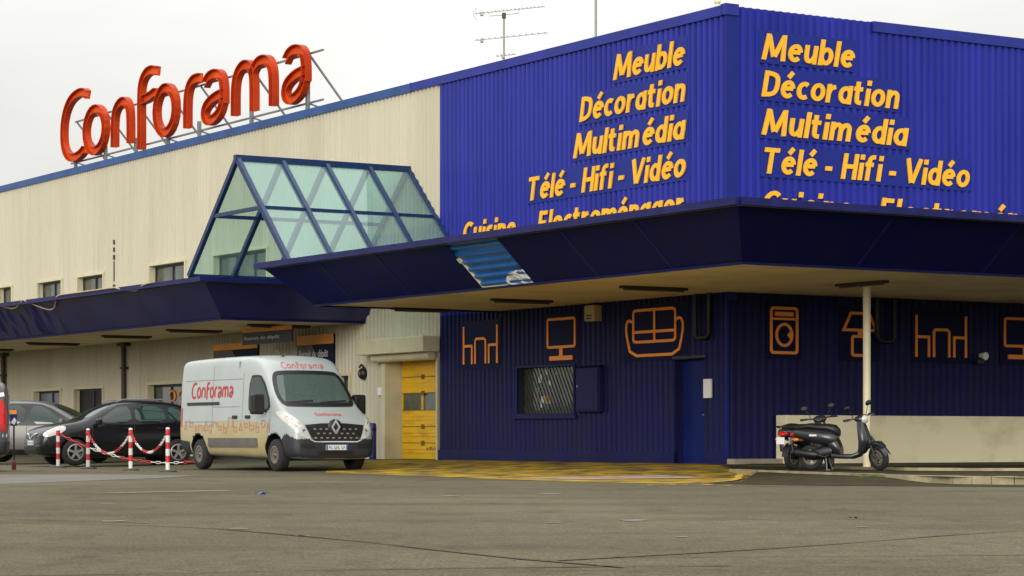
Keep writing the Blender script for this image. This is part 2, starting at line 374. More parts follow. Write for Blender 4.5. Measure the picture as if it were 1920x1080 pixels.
def sheet(name, poly, m, zf, rings=6, dens=.5, lift=.004, kind='structure'):
    """polygon seen from its centre, laid as a sheet over a height function"""
    q = []
    for i, a in enumerate(poly):
        b = poly[(i + 1) % len(poly)]; n = max(1, int(math.dist(a, b) / dens))
        q += [(a[0] + (b[0] - a[0]) * k / n, a[1] + (b[1] - a[1]) * k / n) for k in range(n)]
    cx = sum(p[0] for p in q) / len(q); cy = sum(p[1] for p in q) / len(q); n = len(q)
    vs = [(cx, cy, zf(cx, cy) + lift)]
    for r in range(1, rings + 1):
        t = r / rings
        vs += [(cx + (p[0] - cx) * t, cy + (p[1] - cy) * t, 0) for p in q]
    vs = [(v[0], v[1], zf(v[0], v[1]) + lift) for v in vs]
    fs = [(0, 1 + i, 1 + (i + 1) % n) for i in range(n)]
    for r in range(rings - 1):
        a, b = 1 + r * n, 1 + (r + 1) * n
        fs += [(a + i, b + i, b + (i + 1) % n, a + (i + 1) % n) for i in range(n)]
    o = MB().add(vs, fs, 0, True).build(name, m)
    if kind: tag(o, kind=kind)
    return o
def strip(name, pts, w, m, zf=gz, lift=.005, jit=0):
    pts = smooth2(pts, 2); vs = []; fs = []
    for i, p in enumerate(pts):
        a, b = pts[max(0, i - 1)], pts[min(len(pts) - 1, i + 1)]
        dx, dy = b[0] - a[0], b[1] - a[1]; l = math.hypot(dx, dy) or 1
        ww = w * (1 + random.uniform(-jit, jit))
        for s in (-1, 1):
            x, y = p[0] - dy / l * s * ww / 2, p[1] + dx / l * s * ww / 2
            vs.append((x, y, zf(x, y) + lift))
        if i: fs.append((2 * i - 2, 2 * i - 1, 2 * i + 1, 2 * i))
    return tag(MB().add(vs, fs).build(name, m), kind='structure')

YEL = [wp(-7.6, 3.4), wp(-8.3, -2.5), wp(-9.0, -6.5), wp(-8.8, -10.3), wp(-7.6, -9.4), wp(-5.6, -7.7), wp(-4.0, -6.2), wp(-2.6, -3.6), wp(-1.0, -1.0), wp(-.35, .3),
       wp(-.35, 5), wp(-.35, 11.5), wp(-1.8, 12.3), wp(-4, 9.5), wp(-6, 6.5)]
YEL = [(p[0], p[1]) for p in YEL]
sheet('painted_apron', YEL, M['yellow_paint'], gz, rings=10)
PAV = [(4.30, 45.0), (4.55, 44.2), (5.83, 39.6), (6.6, 37.4), (7.6, 36.5), (9.5, 36.0), (40, 34), (40, 72.6), (22, 61.4), (12, 55.2), (5.0, 50.9), (4.25, 48.6)]
def pz(X, Y):
    x, y = lp(X, Y); return .115 + .06 * sst((y + 5) / 5)
sheet('pavement', PAV, M['asphalt_dark'], pz, rings=8, lift=.0)
# kerb round the pavement: real upstand, in stones
ker = smooth2([(4.10, 46.2), (4.30, 45.0), (4.55, 44.2), (5.83, 39.6), (6.6, 37.4), (7.6, 36.5), (9.5, 36.0), (24, 35.05)], 2)
def kerb_mesh(pts, w, zt, zb):
    vs = []; fs = []
    for i, p in enumerate(pts):
        a, b = pts[max(0, i - 1)], pts[min(len(pts) - 1, i + 1)]
        dx, dy = b[0] - a[0], b[1] - a[1]; l = math.hypot(dx, dy)
        nxx, nyy = dy / l, -dx / l          # inwards is to the right of the run: flip so that it is towards +x
        if nxx < 0 and abs(nxx) > .3: nxx, nyy = -nxx, -nyy
        o = (p[0], p[1]); q = (p[0] - w * (-nxx), p[1] - w * (-nyy))
        e = .012
        vs += [(o[0], o[1], zb), (o[0], o[1], zt - e), (o[0] + (q[0] - o[0]) * .1, o[1] + (q[1] - o[1]) * .1, zt), (q[0], q[1], zt), (q[0], q[1], zb)]
        if i: fs += [(5 * i - 5 + k, 5 * i - 4 + k, 5 * i + 1 + k, 5 * i + k) for k in range(4)]
    return MB().add(vs, fs)
kb = MB()
for i in range(0, len(ker) - 1):
    a, b = Vector(ker[i]), Vector(ker[i + 1]); d = b - a; l = d.length
    d.normalize(); nrm = Vector((d.y, -d.x)) * -1        # towards the pavement (left of the run is the road)
    n = max(1, round(l / 1.0))
    for k in range(n):
        p, q = a + d * (l * k / n + .008), a + d * (l * (k + 1) / n - .008)
        zt = .125 + random.uniform(-.004, .004)
        pr = [(p.x, p.y), (q.x, q.y), (q.x + nrm.x * .16, q.y + nrm.y * .16), (p.x + nrm.x * .16, p.y + nrm.y * .16)]
        kb.prism(pr, -.02, zt, 'z')
tag(kb.build('kerb', M['kerb']), kind='structure')
# darker ramp of asphalt in front of the kerb
DK = [(3.05, 37.5), (3.7, 39.3), (4.25, 43.0), (4.45, 44.1), (5.75, 39.55), (6.5, 37.3), (7.5, 36.35), (9.5, 35.85), (24, 34.9), (24, 33.4), (10, 35.0), (7, 35.2), (4.8, 36.1)]
def ramp(x, y):
    ax_, ay_, bx_, by_ = 4.3, 45.0, 5.9, 39.3
    t = max(0, min(1, ((x - ax_) * (bx_ - ax_) + (y - ay_) * (by_ - ay_)) / ((bx_ - ax_) ** 2 + (by_ - ay_) ** 2)))
    d = math.hypot(x - ax_ - t * (bx_ - ax_), y - ay_ - t * (by_ - ay_))
    return gz(x, y) + .002 + .085 * sst(1 - d / 2.2) * sst((y - 36.6) / 3)
sheet('gutter_ramp', DK, M['asphalt_dark'], ramp, rings=8, lift=.003)
strip('yellow_kerb_line', [(2.95, 37.9), (3.35, 39.0), (3.75, 40.5), (3.95, 42.6), (4.2, 43.9), (4.4, 44.5)],   .13, M['yellow_edge'], lambda x, y: ramp(x, y) + .012, jit=.4)
kb = MB(); rp = smooth2([(6.1, 46.9), (6.9, 45.2), (7.3, 44.1), (9.4, 44.0), (16, 44.8), (30, 47)], 2)
for a, b in zip(rp, rp[1:]):
    d = (Vector(b) - Vector(a)).normalized(); nr = Vector((-d.y, d.x)) * .14
    kb.prism([a, b, (b[0] + nr.x, b[1] + nr.y), (a[0] + nr.x, a[1] + nr.y)], .08, .165 + random.uniform(-.004, .004), 'z')
tag(kb.build('pavement_edging', M['kerb']), kind='structure')
CS = [(-30, 36.5), (-14, 36.6), (-7.81, 37.3), (-6.2, 43.0), (-5.9, 46.0), (-8.0, 47.6), (-14, 46), (-30, 44)]
sheet('concrete_strip', CS, M['concrete_strip'], gz, rings=5)
strip('white_bay_line', [(-5.3, 31.0), (-3.8, 32.75)], .22, M['road_line'], jit=.3)
for pts, w in (([(-6.5, 20.5), (-3, 20.1), (-1.2, 17.0), (-.2, 14.6), (.6, 13.2)], .05), ([(.2, 13.9), (1.8, 15.6), (3.8, 18.6), (7, 21.5)], .045),
               ([(-14, 25.4), (-8, 24.2), (-3, 20.1)], .04), ([(-2.6, 12.4), (-.2, 13.2), (1.2, 13.4)], .04), ([(7, 15.2), (3, 14.6), (.6, 14.3)], .03)):
    strip('tar_seam', pts, w, M['tar'], jit=.6)
random.seed(3)
mb = MB()
for cx, cy, s in ((-2.1, 18.9, .10), (-3.35, 20.6, .13), (-4.35, 26.2, .12), (1.03, 20.8, .16), (.35, 20.2, .10), (-.75, 29.6, .16), (-1.5, 17.5, .07), (2.75, 19.2, .08), (1.2, 17.3, .06), (5.3, 24.2, .10), (.5, 30.9, .2)):
    n = 9; ring = [(cx + math.cos(6.283 * k / n) * s * random.uniform(.5, 1), cy + math.sin(6.283 * k / n) * s * random.uniform(.5, 1) * 1.2, .005) for k in range(n)]
    mb.add(ring, [tuple(range(n))])
tag(mb.build('worn_paint_spots', M['road_white']), kind='structure')
mb = MB(); random.seed(17)
for k in range(16):
    cx, cy = 2.45 + random.uniform(-.5, .75), 36.9 + random.uniform(-.7, .5); s_ = random.uniform(.03, .12); n = 7
    mb.add([(cx + math.cos(6.283 * i / n) * s_ * random.uniform(.5, 1), cy + math.sin(6.283 * i / n) * s_ * random.uniform(.6, 2.2), .006) for i in range(n)], [tuple(range(n))])
tag(mb.build('yellow_paint_flakes', M['yellow_edge']), kind='structure')
for loc, m_, lab, s_ in (((-3.08, 30.0, .005), 'deck', 'small blue scrap of litter on the asphalt in front of the van', .07), ((2.94, 21.1, .005), 'black', 'tiny dark scrap of litter on the asphalt in front of the scooters', .035)):
    mb = MB(); vs = [(random.uniform(-.3, .3) * s_ + s_ * i * .5 - s_, j * s_ * .7 - s_ * .7 + random.uniform(-.2, .2) * s_, abs(math.sin(i * 1.7 + j)) * s_ * .6) for j in range(3) for i in range(5)]
    mb.add(vs, [(j * 5 + i, j * 5 + i + 1, j * 5 + i + 6, j * 5 + i + 5) for j in range(2) for i in range(4)]); o = mb.build('litter', M[m_]); o.location = loc; tag(o, lab, 'litter')
# painted emblem on the apron: pale blue field with red bars
mb = MB()
def aq(x0, x1, y0, y1, m, l):
    vs = []
    for i in range(5):
        for y in (y0, y1):
            X, Y, _ = wp(x0 + (x1 - x0) * i / 4, y); vs.append((X, Y, gz(X, Y) + l))
    mb.add(vs, [(2 * i, 2 * i + 1, 2 * i + 3, 2 * i + 2) for i in range(4)], m)
aq(-8.0, -4.9, -6.0, -4.6, 0, .010); aq(-7.9, -5.0, -5.45, -5.15, 1, .014); aq(-8.0, -4.9, -6.5, -6.02, 1, .010); aq(-8.0, -4.9, -4.58, -4.1, 1, .010)
tag(mb.build('painted_emblem', [M['sign_pale'], M['sign_redpaint']]), kind='structure')
# grass tuft by the kerb
mb = MB(); random.seed(11)
for k in range(90):
    a = random.uniform(0, 6.283); r = random.uniform(0, .16) ; x, y = 5.78 + r * math.cos(a) * 1.4, 39.3 + r * math.sin(a)
    h = random.uniform(.05, .15); dx, dy = random.uniform(-.07, .07), random.uniform(-.07, .07); w = .012
    mb.add([(x - w, y, .0), (x + w, y, .0), (x + dx * .5 + w * .7, y + dy * .5, h * .7), (x + dx, y + dy, h)], [(0, 1, 2, 3)])
tag(mb.build('grass_tuft', M['grass']), 'small green grass tuft growing at the kerb in front of the scooter', 'plant')

# ================================================================== THE SHOP
B = empty('store_building', (CX, CY, 0), ANG, 'large blue and cream metal clad store with dark blue canopies and a glass gable', 'building')
# outer axes: left front is the plane x = 0 (facing -x), right front is the plane y = 0 (facing -y)
def cladding(length, z0, z1, holes, pitch=.2, depth=.045, start=0.0):
    """trapezoidal sheet; run coordinate t, out coordinate d; holes are (t0, t1, za, zb)"""
    prof = []; t = start
    while t < length - 1e-6:
        for dt, d in ((0, 0), (.40, 0), (.52, depth), (.88, depth)):
            prof.append((min(length, t + dt * pitch), d))
        t += pitch
    prof.append((length, 0))
    cuts = sorted({h for H in holes for h in H[:2]})
    pts = []
    for i in range(len(prof) - 1):
        (a, da), (b, db) = prof[i], prof[i + 1]; pts.append((a, da))
        for c in cuts:
            if a < c < b: pts.append((c, da + (db - da) * (c - a) / (b - a)))
    pts.append(prof[-1]); out = []
    for i in range(len(pts) - 1):
        (a, da), (b, db) = pts[i], pts[i + 1]
        if b - a < 1e-5: continue
        mid = (a + b) / 2; iv = [(z0, z1)]
        for h in holes:
            if h[0] < mid < h[1]:
                nv = []
                for u, v in iv:
                    if h[2] > u: nv.append((u, min(v, h[2])))
                    if h[3] < v: nv.append((max(u, h[3]), v))
                iv = [q for q in nv if q[1] - q[0] > 1e-4]
        for u, v in iv: out.append((a, da, b, db, u, v))
    return out
def left_clad(name, a, b, z0, z1, holes, m):
    mb = MB()
    for t0, d0, t1, d1, u, v in cladding(b - a, z0, z1, [(h[0] - a, h[1] - a, h[2], h[3]) for h in holes]):
        mb.quad((-d0, a + t0, u), (-d1, a + t1, u), (-d1, a + t1, v), (-d0, a + t0, v))
    return mb.build(name, m, B, fix=False)
def right_clad(name, a, b, z0, z1, m, start=0):
    mb = MB()
    for t0, d0, t1, d1, u, v in cladding(b - a, z0, z1, []):
        mb.quad((a + t0, -d0, u), (a + t1, -d1, u), (a + t1, -d1, v), (a + t0, -d0, v))
    return mb.build(name, m, B, fix=False)
ZS = 3.75
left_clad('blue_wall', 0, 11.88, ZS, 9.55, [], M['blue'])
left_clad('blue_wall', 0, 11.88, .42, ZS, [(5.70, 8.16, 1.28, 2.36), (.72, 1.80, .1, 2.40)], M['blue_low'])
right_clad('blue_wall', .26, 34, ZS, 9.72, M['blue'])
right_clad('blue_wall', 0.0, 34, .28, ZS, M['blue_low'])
CRW = [(41.9, 43.2, 5.1, 6.08), (37.15, 39.35, 5.1, 6.05), (33.5, 35.7, 5.1, 6.04), (27.1, 29.75, 5.1, 6.06), (21.5, 25.05, 5.1, 6.08),
       (37.25, 39.7, .9, 2.32), (33.55, 36.0, .15, 2.33), (27.25, 29.85, .9, 2.36), (16.55, 17.2, 1.2, 2.37)]
left_clad('cream_wall', 11.88, 70, .15, 9.52, CRW + [(11.95, 14.54, .1, 2.70)], M['cream'])
mb = MB(); mb.box(-.05, .02, -.045, .0, .3, 9.7); mb.box(-.052, .26, -.05, -.005, 3.6, 9.715)
mb.build('corner_flashing', M['corner_blue'], B)
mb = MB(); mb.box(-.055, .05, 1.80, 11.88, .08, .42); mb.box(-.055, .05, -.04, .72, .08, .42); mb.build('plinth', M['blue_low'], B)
mb = MB(); mb.box(-.02, 1.30, -.30, 0.05, .10, .275); mb.build('step', M['step'], B)
# roof and closing walls
mb = MB(); mb.box(.15, 34, .15, 70, 9.2, 9.35); mb.box(33.9, 34, .1, 70, 0, 9.35); mb.box(.1, 34, 69.9, 70, 0, 9.35)
mb.build('roof', M['roof'], B)
mb = MB(); mb.box(-.085, .12, 0, 13.2, 9.52, 9.73); mb.box(-.09, .13, 13.2, 13.25, 9.50, 9.74); mb.build('roof_edge', M['trim_blue'], B)
mb = MB(); mb.box(-.08, .12, 13.25, 70, 9.51, 9.73); mb.build('roof_edge', M['trim_sky'], B)
mb = MB(); mb.box(3.9, 34, -.085, .1, 9.51, 9.735); mb.build('roof_edge', M['trim_blue'], B)
mb = MB(); mb.box(-.085, .26, -.085, .1, 9.52, 9.755); mb.build('roof_edge', M['trim_blue'], B)
# ---- recesses and openings on the left front
def reveal(mb, y0, y1, z0, z1, d, m=0):
    mb.quad((-.03, y0, z0), (d, y0, z0), (d, y0, z1), (-.03, y0, z1), m); mb.quad((-.03, y1, z0), (d, y1, z0), (d, y1, z1), (-.03, y1, z1), m)
    mb.quad((-.03, y0, z1), (-.03, y1, z1), (d, y1, z1), (d, y0, z1), m); mb.quad((-.03, y0, z0), (-.03, y1, z0), (d, y1, z0), (d, y0, z0), m)
# garage door: reveal, housing box and sectional leaf
g = MB(); reveal(g, 11.95, 14.54, .14, 2.70, .46); go = g.build('garage_reveal', M['cream_trim'], B, fix=False)
g = MB()
zc = [.16, .58, 1.0, 1.42, 1.86, 2.28, 2.72]
for i in range(6):
    if i == 3: continue
    g.bbox(.40, .44, 11.96, 14.53, zc[i] + .008, zc[i + 1] - .008, .012)
    g.box(.385, .40, 11.97, 14.5, zc[i] + .17, zc[i] + .20); g.box(.385, .40, 11.97, 14.5, zc[i] + .26, zc[i] + .28)
for a, b in ((11.96, 12.03), (13.42, 13.50), (14.48, 14.53)): g.box(.40, .44, a, b, zc[3] + .008, zc[4] - .008)
gd = g.build('garage_door', M['yellow_door'], B)
g = MB(); g.box(.43, .45, 11.96, 14.53, zc[3], zc[4]); g.build('pane', M['pane'], gd)
g = MB()
for z in zc[1:-1]: g.box(.41, .425, 11.96, 14.53, z - .012, z + .012)
for z in (.58, 1.0, 1.86, 2.28): g.box(.383, .40, 13.35, 13.50, z - .06, z + .06)
g.build('door_joint', M['door_line'], gd)
g = MB()
for k, (a, b) in enumerate(((13.25, 13.13), (13.09, 12.98), (12.94, 12.84), (12.80, 12.70), (12.66, 12.58))): g.box(.393, .40, b, a, .40, .46 + .02 * (k % 2))
g.build('maker_mark', M['black'], gd)
g = MB(); g.bbox(-.52, -.03, 11.83, 15.30, 2.86, 3.26, .02); g.build('shutter_box', M['cream_trim'], B)
g = MB(); g.tube([(-.22, 11.9, 2.77), (-.22, 14.9, 2.77)], .115, 14); g.build('shutter_roll', M['cream_trim'], B)
g = MB(); g.box(-.10, -.032, 14.54, 14.72, .15, 2.72); g.build('door_jamb', M['cream_trim'], B); g = MB(); g.box(-.08, -.03, 11.885, 11.95, .15, 2.72); g.build('door_jamb', M['cream_trim'], B)
# navy door by the corner
g = MB(); reveal(g, .72, 1.80, .13, 2.40, .22); g.build('door_reveal', M['blue_low'], B, fix=False)
g = MB(); g.bbox(.17, .21, .73, 1.79, .16, 2.39, .008); dr = g.build('door', M['navy_door'], B)
g = MB(); g.box(.16, .17, .80, 1.72, .30, .34); g.build('door_rail', M['navy_door'], dr); g = MB(); g.box(.16, .17, .80, 1.72, 1.2, 1.22); g.build('door_rail', M['navy_door'], dr)
g = MB(); g.cyl((.17, .84, 1.2), (.10, .84, 1.2), .018, 8); g.bar((.10, .84, 1.2), (.10, .98, 1.2), .022, .022); g.build('handle', M['steel'], dr)
g = MB(); g.box(-.06, -.03, .66, 1.86, 2.40, 2.46); g.build('door_lintel', M['frame_dark'], B)
# barred window of the blue front
g = MB(); reveal(g, 5.70, 8.16, 1.28, 2.36, .22); g.build('window_reveal', M['frame_dark'], B, fix=False)
g = MB()
for a, b, c, d in ((5.66, 8.2, 1.22, 1.28), (5.66, 8.2, 2.36, 2.41), (5.66, 5.72, 1.28, 2.36), (8.14, 8.2, 1.28, 2.36)): g.box(-.075, -.02, a, b, c, d)
g.box(-.12, -.02, 5.55, 8.3, 1.16, 1.22)
wf = g.build('window', M['blue_low'], B)
g = MB(); g.box(.16, .18, 5.70, 8.16, 1.28, 2.36); g.build('pane', M['pane'], wf)
g = MB()
for k in range(-8, 24):
    y = 5.70 + k * .14
    p, q = (.06, y, 1.28), (.06, y + 1.08 * .62, 2.36)
    def clipy(p, q):
        t0, t1 = 0, 1
        for lim, sg in ((5.71, 1), (8.15, -1)):
            a, b = (p[1] - lim) * sg, (q[1] - lim) * sg
            if a < 0 and b < 0: return None
            if a < 0: t0 = max(t0, a / (a - b))
            elif b < 0: t1 = min(t1, a / (a - b))
        f = lambda t: tuple(p[i] + (q[i] - p[i]) * t for i in range(3))
        return f(t0), f(t1)
    c = clipy(p, q)
    if c: g.bar(*c, .018, .018, up=(1, 0, 0))
g.build('grille', M['frame_dark'], wf)
# pale goods behind the barred pane, seen through the grille
g = MB(); random.seed(5)
for k in range(16):
    y, z = 7.0 + random.uniform(0, .62), random.uniform(1.3, 2.25); g.box(.145, .158, y, y + random.uniform(.05, .16), z, z + random.uniform(.05, .22), k % 3)
for k in range(7):
    y = 5.75 + k * .16; g.box(.147, .158, y, y + .09, 2.16 + .03 * (k % 2), 2.27, 1)
g.build('window_display', [M['white'], M['alarm'], M['pane_grey']], wf)
# cream windows: frame hood proud of the cladding, pane set back
for k, (a, b, c, d) in enumerate(CRW):
    g = MB()
    for y0, y1, z0, z1 in ((a - .10, b + .10, d, d + .09), (a - .07, a, c, d), (b, b + .07, c, d), (a - .07, b + .07, c - .07, c)): g.box(-.10, .0, y0, y1, z0, z1)
    reveal(g, a, b, c, d, .20)
    w_ = g.build('window', M['cream_trim'], B, fix=False)
    pm = M['pane'] if k not in (5,) else M['pane_grey']
    if k in (6,): pm = M['dark']
    g = MB(); g.box(.16, .18, a, b, c, d); g.build('pane', pm, w_)
    g = MB(); n = 3 if b - a > 3 else 2
    for j in range(n + 1):
        y = a + (b - a) * j / n; g.box(.12, .158, max(a, y - .03), min(b, y + .03), c, d)
    g.box(.121, .157, a, b, d - .07, d); g.build('frame', M['frame_dark'] , w_)
    if k == 7:
        g = MB()
        for (y, z) in ((27.8, 2.0), (28.5, 2.0)): g.tube([(.14, y + p, z + q) for p, q in arc(0, 0, .22, .16, 0, 300)], .03, 6)
        g.build('window_poster', M['orange'], w_)
# ---- canopies
EA, H = 1.0, .97
TOP = ZS + H
def fx(z): return (z - ZS) / H
def fascia_left(mb, xb, y0, y1, e0, e1, m=0):
    """inclined sheet; e0/e1 = how far each end leans out at the top"""
    n = max(1, int((y1 - y0) / 1.5))
    for i in range(n):
        a, b = y0 + (y1 - y0) * i / n, y0 + (y1 - y0) * (i + 1) / n
        A, Bq = a + (e0 if i == 0 else 0), b + (e1 if i == n - 1 else 0)
        mb.quad((xb, a, ZS), (xb, b, ZS), (xb - EA, Bq, TOP), (xb - EA, A, TOP), m)
XA, YA0, YA1 = -4.95, -7.04, 9.04
XB, YB0 = -4.16, 15.75
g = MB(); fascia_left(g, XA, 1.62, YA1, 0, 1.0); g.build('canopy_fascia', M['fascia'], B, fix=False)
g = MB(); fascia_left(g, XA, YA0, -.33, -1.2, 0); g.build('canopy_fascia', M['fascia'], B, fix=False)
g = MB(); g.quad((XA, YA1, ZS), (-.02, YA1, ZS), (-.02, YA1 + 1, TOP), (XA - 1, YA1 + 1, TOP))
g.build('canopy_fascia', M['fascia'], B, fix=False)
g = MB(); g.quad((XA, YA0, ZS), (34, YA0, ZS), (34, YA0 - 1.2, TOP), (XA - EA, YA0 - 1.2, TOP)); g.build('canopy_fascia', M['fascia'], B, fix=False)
# gap in the fascia: bright ribbed sheet behind it, and the batten at its edge
g = MB(); n = 7
for i in range(n):
    for j, (p, q) in enumerate(((0, .5), (.5, .62), (.62, .88), (.88, 1))):
        t0, t1 = (i + p) / n, (i + q) / n; dd = {0: (0, 0), 1: (0, .05), 2: (.05, .05), 3: (.05, 0)}[j]
        P = lambda t, d, y: (XA + .10 - t * EA - d * .7, y, ZS + t * H - d * .7)
        g.quad(P(t0, dd[0], -.45), P(t1, dd[1], -.45), P(t1, dd[1], 1.75), P(t0, dd[0], 1.75))
dk = g.build('deck_sheet', M['deck'], B, fix=False)
g = MB(); random.seed(9); nx_, nz_ = 9, 5; vs = []
for j in range(nz_ + 1):
    for i in range(nx_ + 1):
        t = .02 + .26 * j / nz_ * (1 - .25 * abs(i / nx_ - .25)); y = -.30 + 1.05 * i / nx_ * (1 - .35 * j / nz_)
        vs.append((XA + .06 - t * EA - random.uniform(.0, .05), y, ZS + t * H + random.uniform(-.012, .012)))
g.add(vs, [(j * (nx_ + 1) + i, j * (nx_ + 1) + i + 1, (j + 1) * (nx_ + 1) + i + 1, (j + 1) * (nx_ + 1) + i) for j in range(nz_) for i in range(nx_)], 0, False)
g.build('reflection_sheet', M['pale_reflection'], dk)  # pale crumpled sheet added to stand for a white reflection in the gap
g = MB(); g.bar((XA + .05, 1.66, ZS + .01), (XA + .05 - .62, 1.66, ZS + .60), .07, .05, up=(0, 1, 0)); g.build('batten', M['white_post'], dk)
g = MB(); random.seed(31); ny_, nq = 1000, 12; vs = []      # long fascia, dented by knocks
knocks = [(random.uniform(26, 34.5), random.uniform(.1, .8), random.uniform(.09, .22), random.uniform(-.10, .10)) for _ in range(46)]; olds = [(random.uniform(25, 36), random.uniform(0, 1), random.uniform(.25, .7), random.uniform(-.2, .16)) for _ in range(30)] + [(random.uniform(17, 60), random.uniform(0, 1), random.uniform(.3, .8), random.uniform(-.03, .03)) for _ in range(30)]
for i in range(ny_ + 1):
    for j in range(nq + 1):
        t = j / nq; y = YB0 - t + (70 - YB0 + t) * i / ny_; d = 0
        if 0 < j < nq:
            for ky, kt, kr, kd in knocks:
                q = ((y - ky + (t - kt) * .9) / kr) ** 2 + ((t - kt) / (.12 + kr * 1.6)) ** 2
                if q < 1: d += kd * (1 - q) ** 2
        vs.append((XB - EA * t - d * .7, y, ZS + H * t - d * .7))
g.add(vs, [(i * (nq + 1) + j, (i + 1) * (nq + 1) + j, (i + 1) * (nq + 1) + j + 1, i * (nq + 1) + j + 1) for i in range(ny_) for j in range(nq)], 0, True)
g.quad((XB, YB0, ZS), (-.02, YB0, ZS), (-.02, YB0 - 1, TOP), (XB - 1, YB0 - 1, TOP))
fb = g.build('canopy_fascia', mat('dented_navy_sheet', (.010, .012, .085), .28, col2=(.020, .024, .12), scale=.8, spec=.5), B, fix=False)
# lips along the top edges
g = MB()
g.bar((XA - 1.02, YA1 + 1.02, TOP - .055), (XA - 1.02, YA0 - 1.22, TOP - .055), .10, .13); g.bar((XA - .97, YA1 + 1.02, TOP - .055), (-.04, YA1 + 1.02, TOP - .055), .10, .13)
g.bar((XA - .97, YA0 - 1.22, TOP - .055), (34, YA0 - 1.22, TOP - .055), .10, .13)
g.build('canopy_edge', M['fascia_lip'], B)
g = MB(); g.bar((XB - 1.02, YB0 - 1.02, TOP - .055), (XB - 1.02, 70, TOP - .055), .10, .12); g.bar((XB - .97, YB0 - 1.02, TOP - .055), (-.04, YB0 - 1.02, TOP - .055), .10, .12)
g.build('canopy_edge', M['fascia_lip'], B)
for y in (7.2, 4.6, -2.6, -5.0):
    g = MB(); g.bar((XA - .012, y, ZS + .01), (XA - .012 - EA * .93, y, ZS + H * .93), .035, .014, up=(1, 0, 1)); g.build('fascia_seam', M['fascia_lip'], B)
for x in (-2.4, 0.6, 3.6, 6.6, 9.6):
    g = MB(); g.bar((x, YA0 - .012, ZS + .01), (x, YA0 - .012 - 1.2 * .93, ZS + H * .93), .035, .014, up=(0, 1, 1)); g.build('fascia_seam', M['fascia_lip'], B)
# soffits, made of boards with joints, and lower edge strips
g = MB()
def boards(x0, x1, y0, y1, step):
    y = y0
    while y < y1 - .01:
        e = min(y1, y + step); g.box(x0, x1, y + .006, e - .006, ZS + .0, ZS + .05); y = e
boards(XA + .03, -.04, YA0 + .03, YA1 - .03, 2.0); g.build('canopy_soffit', M['soffit'], B)
g = MB(); boards(XB + .03, -.04, YB0 + .03, 70, 2.0)
g.build('canopy_soffit', M['soffit'], B)
g = MB(); x = -.04
while x < 33.9: g.box(x + .006, min(34, x + 2.4) - .006, YA0 + .03, -.05, ZS + .001, ZS + .051); x += 2.4
g.build('canopy_soffit', M['soffit'], B)
g = MB(); g.box(XA - .03, XA + .03, YA0 - .03, YA1 + .03, ZS - .035, ZS + .012); g.box(XA + .031, 34, YA0 - .03, YA0 + .03, ZS - .034, ZS + .011)
g.box(XA + .031, -.05, YA1 - .03, YA1 + .03, ZS - .034, ZS + .011)
g.box(XB - .03, XB + .03, YB0 - .03, 70, ZS - .035, ZS + .012); g.box(XB + .031, -.05, YB0 - .03, YB0 + .03, ZS - .034, ZS + .011)
g.build('canopy_drip', M['fascia'], B)
g = MB(); g.box(XA - .9, -.05, YA0 - 1.1, YA1 + .9, TOP - .12, TOP - .06); g.box(-.04, 34, YA0 - 1.1, -.05, TOP - .12, TOP - .06); g.box(XB - .9, -.05, YB0 - .9, 70, TOP - .12, TOP - .06)
g.build('canopy_roof', M['roof'], B)
# post under the right canopy, brown downpipes under the left one
g = MB(); g.tube([(.46, -3.94, .1), (.46, -3.94, ZS - .01)], .075, 16); g.box(.33, .59, -4.07, -3.81, .1, .14); g.build('canopy_post', M['white_post'], B)
for y in (31.6, 42.5):
    g = MB(); g.tube([(-.16, y, .1), (-.16, y, 3.55), (-.2, y, ZS - .02)], .075, 10); g.box(-.28, -.04, y - .28, y + .28, ZS - .12, ZS - .02); g.box(-.25, -.04, y - .1, y + .1, 2.9, 2.98)
    g.build('downpipe', M['brown_pipe'], B)
for (x0, y0, dx, dy) in ((-.02, .62, -.12, 0), (4.15, -.02, 0, -.12)):
    g = MB(); xx, yy = (x0 + dx, y0 + dy)
    if dx: pth = [(xx, y0 + .28, ZS), (xx, y0 + .28, 2.9), (xx, y0 + .22, 2.82), (xx, y0 - .12, 2.82), (xx, y0 - .2, 2.9), (xx, y0 - .2, ZS)]
    else: pth = [(x0 - .2, yy, ZS), (x0 - .2, yy, 2.9), (x0 - .1, yy, 2.8), (x0 + .2, yy, 2.8), (x0 + .28, yy, 2.9), (x0 + .28, yy, ZS)]
    g.tube(pth, .05, 8); g.build('hose_loop', M['black'], B)
# ---- glass gable over the entrance
YC, HB, XF, ZR, ZE = 13.36, 2.82, -4.86, 7.55, TOP + .10
bars = MB(); BW = .13
for i in range(5):
    x = XF + (0 - XF) * i / 4; x = min(x, -.08)
    for s in (-1, 1): bars.bar((x, YC + s * HB, ZE), (x, YC + s * .04, ZR - .04), BW, BW * .8, up=(1, 0, 0))
bars.bar((XF - .07, YC, ZR), (-.04, YC, ZR), .16, .15)
zm = (ZR + ZE) / 2 + .05; hm = HB * (ZR - zm) / (ZR - ZE)
for s in (-1, 1):
    bars.bar((XF, YC + s * hm, zm), (-.05, YC + s * hm, zm), .08, .09); bars.bar((XF, YC + s * HB, ZE), (-.05, YC + s * HB, ZE), .12, .12)
bars.bar((XF, YC - hm, zm), (XF, YC + hm, zm), .08, .09)
gg = bars.build('glass_gable', M['frame_blue'], B)
for s in (-1, 1):
    for i in range(4):
        xa, xb = XF + (-XF) * i / 4 + .05, XF + (-XF) * (i + 1) / 4 - .05
        for (ya, za, yb, zb) in ((HB, ZE + .02, hm, zm), (hm, zm, .03, ZR - .05)):
            g = MB(); g.quad((xa, YC + s * ya, za), (xb, YC + s * ya, za), (xb, YC + s * yb, zb), (xa, YC + s * yb, zb)); g.build('pane', M['roofglass'], gg, fix=False)
